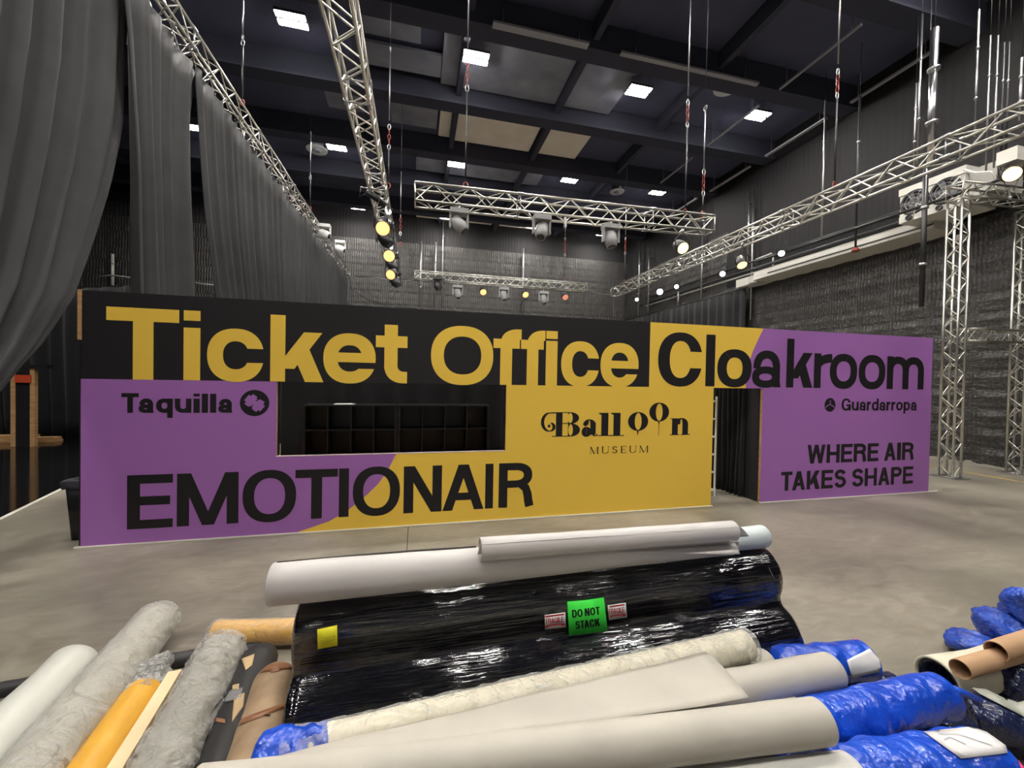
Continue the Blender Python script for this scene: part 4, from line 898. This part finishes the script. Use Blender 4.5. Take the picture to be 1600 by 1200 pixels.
# ================================================================== FOREGROUND: THE ROLLS
from mathutils.bvhtree import BVHTree
def nz3(p, s, seed=0): return noise.noise(Vector(p)*s+Vector((seed*3.7, seed*1.3, 0)))
def rollmesh(p, q, r, r2=None, nseg=40, nr=36, amp=0, sc_=5, seed=0, squash=1.0, ends='flat', ax_amp=0, bag=0, twist=0):
    """cylinder between p and q, with surface relief; ends: flat (wound layers with a hollow core), hollow, bag (gathered film)"""
    p = Vector(p); q = Vector(q); d = (q-p).normalized(); L_ = (q-p).length; s = d.cross(Vector((0, 0, 1))).normalized(); u = s.cross(d).normalized(); r2 = r if r2 is None else r2
    rs = []
    def rg(x, rad, k=1.0):
        out = []
        for j in range(nr):
            t = 2*math.pi*j/nr; e = s*math.cos(t)+u*math.sin(t)*squash
            b = p+d*x+e*rad
            a = amp*k*(nz3(b, sc_, seed)+.5*nz3(b, sc_*2.3, seed+5)) if amp else 0
            if twist: a += twist*k*math.sin(j*7*2*math.pi/nr+x*25)*.5
            out.append(b+e*a)
        return out
    R_ = lambda x: r+(r2-r)*x/L_
    if ends == 'bag':
        for f, x in ((.08, -bag*1.0), (.12, -bag*.75), (.35, -bag*.5), (.75, -bag*.25)): rs.append(rg(x, R_(0)*f, .6))
    elif ends in ('flat', 'hollow'):
        th = .88 if ends == 'hollow' else .42
        rs.append(rg(min(.3, L_*.3) if ends == 'hollow' else .06, R_(0)*th)); rs.append(rg(0.002, R_(0)*th)); rs.append(rg(0, R_(0)*(th+.02)))
        rs.append(rg(0, R_(0)*.97))
    else: rs.append(rg(.0, R_(0)*.9)); 
    for i in range(nseg+1): rs.append(rg(.004+(L_-.008)*i/nseg, R_(L_*i/nseg)))
    if ends == 'bag':
        for f, x in ((.75, bag*.25), (.35, bag*.5), (.12, bag*.75), (.08, bag*1.0)): rs.append(rg(L_+x, R_(L_)*f, .6))
    elif ends in ('flat', 'hollow'):
        rs.append(rg(L_, R_(L_)*.97)); rs.append(rg(L_, R_(L_)*(th+.02))); rs.append(rg(L_-.002, R_(L_)*th)); rs.append(rg(L_-(min(.3, L_*.3) if ends == 'hollow' else .06), R_(L_)*th))
    else: rs.append(rg(L_, R_(L_)*.9))
    return MB().rings(rs, True, True)
def bvh(*mbs):
    v = []; f = []
    for m in mbs:
        o = len(v); v += m.v; f += [[i+o for i in k] for k in m.f]
    return BVHTree.FromPolygons([tuple(x) for x in v], f)
def onto(u, v, b, off=.003, fallback=None):
    h, n, i, dd = b.ray_cast(CAM, ray(u, v).normalized())
    if h is None: return fallback
    if n.dot(ray(u, v)) > 0: n = -n
    return h+n*off
DB = {}
def decal(name, quad, b, m, parent, label=None, nx=6, ny=6, off=.003):
    """sheet of paper or tape stuck to a curved surface, corners TL TR BR BL"""
    mb = MB(); rows = []; last = None
    for j in range(ny+1):
        row = []
        for i in range(nx+1):
            s, t = i/nx, j/ny
            u = (quad[0][0]*(1-s)+quad[1][0]*s)*(1-t)+(quad[3][0]*(1-s)+quad[2][0]*s)*t
            v = (quad[0][1]*(1-s)+quad[1][1]*s)*(1-t)+(quad[3][1]*(1-s)+quad[2][1]*s)*t
            row.append(onto(u, v, b, off, None))
        rows.append(row)
    fl_ = [x for r_ in rows for x in r_ if x is not None]
    if not fl_: print('DECAL MISSES', name, quad); return None
    for j, r_ in enumerate(rows):
        for i, x in enumerate(r_):
            if x is None:
                c = [(abs(i-a)+abs(j-b_), rows[b_][a]) for b_ in range(ny+1) for a in range(nx+1) if rows[b_][a] is not None and not isinstance(rows[b_][a], tuple)]
                r_[i] = tuple(min(c, key=lambda k: k[0])[1])
    mb.rings(rows, False, False); o = obj(name, mb, m, parent, label); sm = o.modifiers.new('thickness', 'SOLIDIFY'); sm.thickness = .0012
    DB[tuple(quad)] = bvh(mb)
    return o
def decal_print(name, polys, quad, b, m, parent, label=None, off=.0045):
    mb = MB(); b = DB.get(tuple(quad), b); off = .0034 if off < .005 else .0048
    for p in polys:
        if len(p) < 3: continue
        pts = []
        for s, t in p:
            t = 1-t
            u = (quad[0][0]*(1-s)+quad[1][0]*s)*(1-t)+(quad[3][0]*(1-s)+quad[2][0]*s)*t
            v = (quad[0][1]*(1-s)+quad[1][1]*s)*(1-t)+(quad[3][1]*(1-s)+quad[2][1]*s)*t
            h = onto(u, v, b, off)
            if h is not None: pts.append(h)
        if len(pts) == len(p): mb.add(pts, [list(range(len(pts)))])
    if mb.f: return obj(name, mb, m, parent, label)
# ------------------------------------------------------------------ the black wrapped stack
SX0, SX1 = -.60, 2.50
prof = [(2.86, .03), (2.90, .22), (2.90, .45), (2.86, .68), (2.76, .82), (2.60, .87), (2.42, .875), (2.30, .855), (2.215, .80), (2.18, .72), (2.18, .64), (2.195, .57), (2.175, .525), (2.10, .49), (2.035, .42), (2.00, .32), (1.99, .20), (2.02, .09), (2.08, .02), (2.45, .004)]
def crom(ps, n=4):
    out = []; k = len(ps)
    for i in range(k):
        a, b, c, d = [Vector(ps[(i+j-1) % k]) for j in range(4)]
        for j in range(n):
            t = j/n; out.append(.5*((2*b)+(c-a)*t+(2*a-5*b+4*c-d)*t*t+(3*b-a-3*c+d)*t**3))
    return out
pf = crom(prof); cy_, cz_ = 2.45, .42; rs = []
xs = [SX0]+[SX0+.02+(SX1-SX0-.04)*i/70 for i in range(71)]+[SX1]
for x in xs:
    e = .94 if x in (SX0, SX1) else 1.0; row = []
    for p_ in pf:
        b = Vector((x, p_.x+.016*(x-SX0), p_.y)); a = .016*nz3((x*.35, b.y*1.6, b.z*1.6), 6, 3)+.006*nz3((x*1.2, b.y*3, b.z*5), 6, 4)
        dr = Vector((0, b.y-cy_, b.z-cz_)).normalized()
        row.append(Vector((b.x, cy_+(b.y-cy_)*e, max(.003, cz_+(b.z-cz_)*e)))+dr*a if e == 1 else Vector((b.x, cy_+(b.y-cy_)*e, max(.003, cz_+(b.z-cz_)*e))))
    rs.append(row)
SMB = MB().rings(rs, True, True); SB = bvh(SMB)
st = thing('wrapped_roll_stack', 'long stack of rolls wound in shiny black stretch film, with stickers', 'wrapped rolls', (.95, 2.45, 0))
obj('stretch_film', SMB, BFILM, st)
obj('exposed_cardboard', MB().rings([[Vector((2.10, 2.40, .868)), Vector((2.44, 2.36, .864)), Vector((2.47, 2.5, .876)), Vector((2.15, 2.55, .88))], [Vector((2.10, 2.40, .885)), Vector((2.44, 2.36, .88)), Vector((2.47, 2.5, .892)), Vector((2.15, 2.55, .896))]], True, True), mat('tan cardboard', (205, 165, 120), .7), st, 'tan cardboard showing at the top right')
G = [(885, 940), (942, 933), (948, 987), (888, 995)]
decal('sticker', G, SB, LGREEN, st, 'fluorescent green square sticker', 2, 2, .015)
decal_print('sticker_text', word('DO NOT', .13, .87, .53, .75, .042, .036)+word('STACK', .2, .84, .2, .42, .042, .036), G, SB, INK, st, 'black words DO NOT STACK')
for Q in ([(850, 959), (882, 955), (883, 977), (851, 981)], [(948, 944), (976, 940), (978, 962), (950, 966)]):
    decal('sticker', Q, SB, LWHT, st, 'small white and red FRAGILE sticker', 1, 1, .012)
    decal_print('sticker_text', [rect(.03+.0943*i, a_, .03+.0943*(i+1), b_) for i in range(10) for a_, b_ in ((.76, .87), (.87, .97), (.03, .10), (.10, .18))]+word('FRAGILE', .07, .93, .28, .66, .035, .05), Q, SB, LRED, st, 'red bands and the word FRAGILE')
    decal_print('sticker_mark', [rect(.14, .80, .17, .96), rect(.83, .80, .86, .96)]+[rect(.32+.06*i, .83, .36+.06*i, .92) for i in range(6)]+[rect(.2+.06*i, .05, .24+.06*i, .12) for i in range(10)], Q, SB, LWHT, st, None, .0055)
Q = [(496, 983), (527, 976), (528, 1007), (497, 1013)]
decal('sticker', Q, SB, LYEL, st, 'fluorescent yellow sticker with small print', 2, 2, .007)
rn = random.Random(3); ln = []
for i in range(7):
    x = .1
    while x < .82: w_ = rn.uniform(.05, .14); ln.append(rect(x, .80-.085*i, min(.9, x+w_), .815-.085*i)); x += w_+.03
decal_print('sticker_text', ln, Q, SB, mat('faint print', (150, 145, 50), .6), st)
Q = [(1200, 887), (1217, 881), (1226, 896), (1209, 904)]
decal('sticker', Q, SB, LWHT, st, 'small white sticker at the right end', 1, 1, .007)
decal_print('sticker_text', [rect(.12, .78-.13*i, .12+.7*rn.uniform(.6, 1), .81-.13*i) for i in range(5)], Q, SB, mat('faint grey print', (160, 160, 165), .6), st)
# ------------------------------------------------------------------ white rolls lying on the stack
def fab(name, label, cat, p, q, r, m, grp=None, parts=(), **kw):
    p = Vector(p); q = Vector(q); t = thing(name, label, cat, (p+q)/2, grp); mb = rollmesh(p, q, r, **kw)
    obj('roll_body', mb, m, t); return t, mb
t, mb = fab('vinyl_roll', 'longest white vinyl roll lying along the top of the black stack', 'roll', atz(424, 913, .985), atz(1140, 846, .975), .105, PVC, 'white vinyl rolls on the black stack', nseg=50, amp=.004, sc_=2, r2=.085, ends='hollow')
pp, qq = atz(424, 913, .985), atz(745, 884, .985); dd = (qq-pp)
obj('edge_shadow', MB().path([pp+Vector((.02, .02, .100)), pp+dd*.35+Vector((0, .035, .100)), pp+dd*.7+Vector((0, .04, .098)), pp+dd+Vector((0, .035, .095))], .006, 6), mat('dark edge shadow strip', (60, 56, 54), .6), t, 'dark edge and shadow line of the outer layer')  # dark strip puts in the shadow line along the outer layer's edge
A0, A1 = atz(750, 858, 1.10), atz(1146, 829, 1.09)
t, mb = fab('vinyl_roll', 'upper white vinyl roll with loose flaps, on the right half of the stack', 'roll', A0, A1, .062, PVC, 'white vinyl rolls on the black stack', nseg=40, amp=.003, sc_=2, ends='hollow')
def sheet(name, tl, tr, br, bl, m, parent, label=None, nx=16, ny=6, sag=0.0, th=.003, wav=.004, seed=0):
    rows = []; tl, tr, br, bl = map(Vector, (tl, tr, br, bl))
    for j in range(ny+1):
        row = []
        for i in range(nx+1):
            s, v = i/nx, j/ny; p = (tl*(1-s)+tr*s)*(1-v)+(bl*(1-s)+br*s)*v
            p += Vector((0, 0, 1))*(sag*4*v*(1-v)+wav*nz3(p, 3, seed)); row.append(p)
        rows.append(row)
    o = obj(name, MB().rings(rows, False, False), m, parent, label); sm = o.modifiers.new('thickness', 'SOLIDIFY'); sm.thickness = th; return o
up = Vector((0, 0, 1))
sheet('loose_flap', A0+Vector((0, -.045, .045)), A1+Vector((0, -.045, .045)), atz(1170, 838, 1.04), atz(746, 866, 1.075), PVC, t, 'upper loose flap hanging forward', sag=.008)
sheet('loose_flap', atz(760, 868, 1.05), atz(1148, 848, 1.00), atz(1156, 866, .965), atz(930, 863, 1.02), PVC, t, 'lower triangular flap', sag=.004, ny=4)
t, mb = fab('vinyl_roll', 'pale blue-white roll end poking out at the right tip of the stack', 'roll', atz(900, 870, .965), atz(1192, 838, .95), .062, mat('pale bluish vinyl', (196, 206, 208), .4), 'white vinyl rolls on the black stack', nseg=20, r2=.078, amp=.003, sc_=4, ends='flat')
# ------------------------------------------------------------------ rolls on the floor at the lower left
FD = ray(560, 575); FD.z = 0; FD.normalize()
def lroll(name, label, u, v, r, length, m, z=None, grp='rolls lying at the lower left', **kw):
    q = atz(u, v, r+.002 if z is None else z); p = q-FD*length
    return fab(name, label, 'roll', p, q, r, m, grp, **kw)
t, mb = lroll('fabric_roll', 'leftmost white roll at the lower left', 114, 1040, .138, 2.9, mat('white satin film roll', (196, 196, 188), .35, bump=.1, bscale=5), nseg=40, amp=.008, sc_=3, ends='soft')
t, mb = lroll('fabric_roll', 'long grey-beige roll in clear film, beside the leftmost white roll', 244, 972, .140, 3.4, mat('beige grey fabric', (158, 153, 138), .6, var=.12, vscale=3), z=.17, nseg=50, amp=.006, sc_=3, ends='soft')
q = atz(244, 972, .17); p = q-FD*3.4
obj('clear_wrap', rollmesh(p-FD*.02, q+FD*.03, .149, nseg=200, nr=72, amp=.010, sc_=9, seed=3, ends='soft'), CLEAR2, t)
t, mb = lroll('paper_roll', 'bright yellow roll between two film-wrapped rolls at the lower left', 222, 1084, .098, 2.4, YROLL, z=.13, nseg=40, amp=.002, sc_=3, ends='flat')
q = atz(222, 1084, .13)
obj('clear_bag_end', rollmesh(q-FD*.06, q+FD*.22, .088, nseg=40, nr=56, amp=.05, sc_=12, seed=2, ends='bag', bag=.05), CRUMP, t, 'crumpled clear bag at the far end')
p = atz(268, 1078, .09)
a_ = p-FD*2.3; sd = Vector((FD.y, -FD.x, 0))
tag(obj('cardboard_plank', MB().obox((a_+p)/2+Vector((0, 0, 0)), FD*1.2, sd*.035, (0, 0, .088)), mat('cream board', (222, 200, 160), .7, var=.08)), 'long cream-coloured board edge right of the yellow roll', 'board')
t, mb = lroll('fabric_roll', 'grey roll in wrinkled clear film, fourth roll from the left', 345, 1020, .132, 2.9, mat('grey olive fabric', (138, 134, 120), .6, var=.15, vscale=3), z=.165, nseg=40, amp=.005, sc_=3, ends='soft')
q = atz(345, 1020, .165); p = q-FD*2.9
obj('clear_wrap', rollmesh(p-FD*.02, q+FD*.03, .149, nseg=240, nr=90, amp=.018, sc_=15, seed=8, ends='soft', twist=.004), CLEAR2, t)
BLKF = mat('matt black fabric roll', (42, 41, 42), .55, var=.3, vscale=4, bump=.2, bscale=12)
t, mb = lroll('fabric_roll', 'black roll with torn tan patches between grey and kraft rolls', 405, 1030, .112, 2.8, BLKF, z=.125, nseg=40, amp=.012, sc_=5, ends='soft')
EB = bvh(mb); TAN = mat('torn tan paper', (190, 162, 122), .7)
decal('torn_patch', [(378, 1030), (398, 1022), (394, 1040), (384, 1048)], EB, TAN, t)
decal('torn_patch', [(364, 1071), (374, 1069), (373, 1078), (363, 1078)], EB, TAN, t)
decal('film_scrap', [(345, 1084), (380, 1074), (376, 1092), (352, 1098)], EB, mat('grey film scrap', (130, 130, 132), .2, bump=.8, bscale=40), t)
decal('torn_patch', [(366, 1090), (382, 1083), (380, 1105), (362, 1130)], EB, TAN, t)
decal('tape', [(333, 1120), (352, 1125), (352, 1131), (334, 1127)], EB, TAPEB, t)
t, mb = lroll('kraft_roll', 'roll in tan kraft paper with brown tape bands, beside the black stack', 430, 1062, .112, 2.3, KRAFT, z=.30, nseg=40, amp=.010, sc_=5, ends='soft', squash=.95)
FB = bvh(mb)
decal('tape_band', [(368, 1127), (447, 1098), (446, 1106), (369, 1136)], FB, TAPEB, t, 'brown tape band', nx=18, ny=2)
decal('tape_band', [(408, 1040), (456, 1033), (456, 1045), (404, 1052)], FB, TAPEB, t, 'brown tape at the far end', nx=12, ny=3)
decal('label', [(424, 1043), (438, 1040), (436, 1050), (423, 1052)], FB, TAPEB, t)
decal('slit', [(413, 1117), (422, 1118), (421, 1120), (413, 1119)], FB, INK, t)
ya_ = atz(335, 990, .1); yb_ = Vector((-.1, ya_.y-.08, .1)); yb_ = atz(505, 985, .1)
t, mb = fab('paper_roll', 'yellow roll in clear film lying crosswise behind the grey wrapped roll', 'roll', ya_, yb_, .088, YROLL, 'rolls lying at the lower left', nseg=30, amp=.004, sc_=6, ends='soft')
obj('clear_wrap', rollmesh(ya_-(yb_-ya_).normalized()*.02, yb_, .095, nseg=60, nr=40, amp=.007, sc_=14, seed=5, ends='bag', bag=.05), CLEAR, t)
k0 = atz(-40, 1085, .03); k1 = atz(420, 1008, .03)
tag(obj('black_sheet_roll', rollmesh(k0, k1, .05, nseg=50, nr=18, amp=.012, sc_=5, ends='soft'), BLKF), 'thin black roll lying crosswise under the far ends of the lower left rolls', 'roll')
# ------------------------------------------------------------------ front pile
ZG = .575
gl, gr = atz(440, 1183, ZG), atz(1166, 1008, ZG)
t, mb = fab('film_wrapped_roll', 'cream roll in crackled clear film along the front of the black stack', 'roll', gl, gr, .078, mat('cream fabric', (214, 206, 182), .6), 'rolls of the front pile', nseg=50, amp=.004, sc_=4, ends='soft')
gd = (gr-gl).normalized()
obj('clear_wrap', rollmesh(gl, gr+gd*.02, .086, nseg=200, nr=48, amp=.009, sc_=15, seed=4, ends='soft'), CLEAR2, t)
obj('blue_bag_end', rollmesh(gl-gd*.08, gl+gd*.16, .090, nseg=40, nr=44, amp=.02, sc_=13, seed=6, ends='bag', bag=.05), BLUE, t, 'bright blue plastic over the left end')
il, ir = atz(980, 1110, .53), atz(1300, 1047, .53)
t, mb = fab('canvas_roll', 'off-white canvas roll poking out between the cream roll and the front roll', 'roll', il, ir, .085, CANV, 'rolls of the front pile', nseg=40, amp=.004, sc_=3, ends='flat')
s0 = atz(455, 1177, .66); s1 = atz(1103, 1020, .66); s2 = atz(1170, 1092, .70); s3 = atz(405, 1202, .72)
sheet('loose_sheet', s0, s1, s2, s3, CANV, t, 'wide loose canvas sheet laid over the rolls', sag=.012, ny=8, nx=24, wav=.012)
jl, jr = atz(300, 1245, .66), atz(1283, 1126, .66)
t, mb = fab('canvas_roll', 'large off-white roll across the bottom of the photo', 'roll', jl, jr, .080, CANV, 'rolls of the front pile', nseg=50, amp=.004, sc_=3, ends='flat')
kl, kr = atz(760, 1300, .50), atz(1335, 1222, .50)
t, mb = fab('canvas_roll', 'greyish white roll at the bottom edge, under the large front roll', 'roll', kl, kr, .095, mat('grey white canvas', (196, 195, 190), .6, var=.06), 'rolls of the front pile', nseg=40, amp=.003, sc_=3, ends='flat')
for x0_, x1_, y_, z_, r_ in ((-.3, 1.9, 1.62, .17, .165), (.0, 1.9, 1.27, .17, .165), (.0, 1.85, 1.48, .42, .09), (.1, 2.0, 1.78, .42, .09), (.2, 1.8, 1.20, .40, .07)):
    fab('support_roll', 'off-white roll hidden low in the front pile', 'roll', (x0_, y_, z_), (x1_, y_+.1, z_), r_, CANV, 'hidden rolls carrying the front pile', nseg=6, nr=20, ends='flat')
# blue bags
def bluebag(label, a, b, r, seed, bag=.1, amp=.02, **kw):
    t = thing('blue_wrapped_roll', label, 'roll', (a+b)/2, 'blue plastic wrapped rolls'); mb = rollmesh(a, b, r, nseg=110, nr=64, amp=amp, sc_=6, seed=seed, ends='bag', bag=bag, **kw)
    obj('blue_plastic', mb, BLUE, t); return t, bvh(mb)
la, lb = atz(1290, 1128, .43), atz(1468, 1086, .43); ld = (lb-la).normalized()
t, b = bluebag('blue plastic roll with twisted tail, middle one at the lower right', la-ld*.3, lb, .105, 3, .09, .012)
obj('twisted_tail', MB().path([lb+ld*.06+Vector((0, 0, .02)), lb+ld*.14+Vector((0, -.01, .0)), lb+ld*.22+Vector((0, -.05, -.03))], .028, 10, r2=.012), BLUE, t)
ma, mb_ = atz(1260, 1245, .44), atz(1545, 1195, .44)
t, b = bluebag('biggest blue plastic bundle with torn white paper, lower right corner', ma, mb_, .135, 7, .12, .022)
PAP = mat('white paper sheet', (214, 213, 214), .6)
def paper(tri, b, t, label): 
    for i, q in enumerate(tri): decal('paper_label', q, b, PAP, t, label if i == 0 else None, 8, 6, .006)
paper([[(1417, 1126), (1502, 1117), (1583, 1176), (1500, 1186)]], b, t, 'torn white paper taped on top')
decal_print('pencil_mark', stroke([(.1, .75), (.5, .8), (.9, .45)], .02, .02)+stroke([(.2, .6), (.5, .55), (.8, .2)], .015, .015)+stroke([(.15, .45), (.3, .5), (.4, .3)], .02, .02), [(1417, 1126), (1502, 1117), (1583, 1176), (1500, 1186)], b, mat('grey pencil', (140, 138, 142), .7), t, None, .009)
decal('pink_tape', [(1584, 1170), (1606, 1166), (1612, 1210), (1594, 1206)], b, PINK, t, 'pink tape', 4, 4, .006)
na, nb = atz(1235, 1042, .28), atz(1350, 1032, .28)
t, b = bluebag('farthest blue plastic roll with white paper label and pink tape', na-(nb-na).normalized()*.1, nb, .115, 11, .08, .012)
paper([[(1322, 1032), (1358, 1014), (1386, 1046), (1330, 1058)]], b, t, 'white paper label')
decal('pink_tape', [(1362, 1003), (1371, 1003), (1374, 1010), (1364, 1009)], b, PINK, t, 'pink tape', 3, 3, .006); decal('pink_tape', [(1330, 998), (1342, 997), (1346, 1000), (1336, 1001)], b, PINK, t, None, 3, 3, .006)
tag(obj('black_roll_end', rollmesh(atz(1195, 1032, .26), atz(1240, 1022, .26), .075, nseg=8, ends='soft'), mat('charcoal roll', (76, 76, 76), .6)), 'short charcoal roll end between the cream roll and the far blue roll', 'roll')
# open white roll, cardboard tubes, film bundle at the right edge
oa, ob = atz(1464, 1062, .135), atz(1640, 1026, .13)
t, mb = fab('open_roll', 'loose white roll with gaping dark end below the cardboard tubes', 'roll', oa, ob, .128, mat('cream vinyl', (206, 202, 182), .5), nseg=24, amp=.012, sc_=3, ends='hollow', nr=40)
od = (ob-oa).normalized(); obj('navy_lining', rollmesh(oa+od*.01, oa+od*.5, .109, nseg=20, amp=.014, sc_=9, ends='hollow'), NAVY, t, 'dark navy film inside the open end')
pa_, pb_ = atz(1500, 1118, .14), atz(1660, 1150, .14)
t, mb = fab('navy_wrapped_roll', 'thick roll in dark navy film at the right edge, with a pale sheet on top', 'roll', pa_, pb_, .135, NAVY, nseg=70, nr=50, amp=.03, sc_=7, ends='soft')
PB = bvh(mb); decal('pale_sheet', [(1500, 1062), (1608, 1084), (1612, 1128), (1530, 1086)], PB, mat('milky film', (150, 152, 142), .3, bump=.5, bscale=20), t, 'milky pale sheet', 12, 6, .008)
CT = mat('cardboard tube', (178, 142, 108), .7, var=.1, vscale=6)
for (u, v, z), (u2, v2), r_, l in (((1500, 1046, .315), (1580, 1022), .056, 'left open cardboard tube at the right edge'), ((1556, 1018, .375), (1640, 990), .060, 'right open cardboard tube, higher one at the right edge')):
    a_ = atz(u, v, z); b_ = atz(u2, v2, z); fab('cardboard_tube', l, 'tube', a_, a_+(b_-a_).normalized()*.75, r_, CT, 'open cardboard tubes', nseg=10, nr=32, ends='hollow')
def lump(cs, m, name, parent, seed, amp=.05, label=None):
    mb = MB()
    for c, rx, ry, rz in cs:
        rs = []
        for j in range(1, 34):
            ph = math.pi*j/34; rs.append([])
            for i in range(48):
                th = 2*math.pi*i/48; e = Vector((math.sin(ph)*math.cos(th), math.sin(ph)*math.sin(th), math.cos(ph)))
                p = Vector(c)+Vector((e.x*rx, e.y*ry, e.z*rz)); a = amp*(noise.ridged_multi_fractal(p*4+Vector((seed, 0, 0)), .8, 2.2, 4, 1, 2)-1.0)*.5
                rs[-1].append(p+e*a)
        mb.rings(rs, True, True)
    return obj(name, mb, m, parent, label)
t = thing('blue_film_bundle', 'crumpled bundle of blue plastic at the right photo edge, above the tubes', 'plastic bundle', atz(1560, 1000, .4))
BLUE2 = mat('crumpled blue film', (30, 78, 190), .2, spec=.7, rgb2=(20, 56, 150), vscale=8, bump=1.0, bscale=22, bdist=.03)
lump([(atz(1522, 1003, .10), .17, .15, .085), (atz(1566, 984, .15), .22, .17, .13), (atz(1604, 975, .20), .2, .15, .19), (atz(1603, 945, .40), .10, .10, .12)], BLUE2, 'crumpled_film', t, 3, .09)
lump([(atz(1592, 1064, .13), .18, .13, .12)], NAVY, 'dark_film', t, 9, .07, 'dark blue film below the tubes')
fab('support_roll', 'roll low under the blue plastic rolls', 'roll', (1.9, 1.3, .155), (2.9, 1.55, .155), .15, NAVY, 'hidden rolls carrying the right pile', nseg=6, nr=20, ends='flat')
fab('support_roll', 'roll low under the blue plastic rolls', 'roll', (1.7, 1.0, .145), (2.6, 1.08, .145), .14, NAVY, 'hidden rolls carrying the right pile', nseg=6, nr=20, ends='flat')
fab('support_roll', 'roll low under the blue plastic rolls', 'roll', (2.25, 2.0, .08), (3.1, 1.95, .08), .075, NAVY, 'hidden rolls carrying the right pile', nseg=6, nr=20, ends='flat')
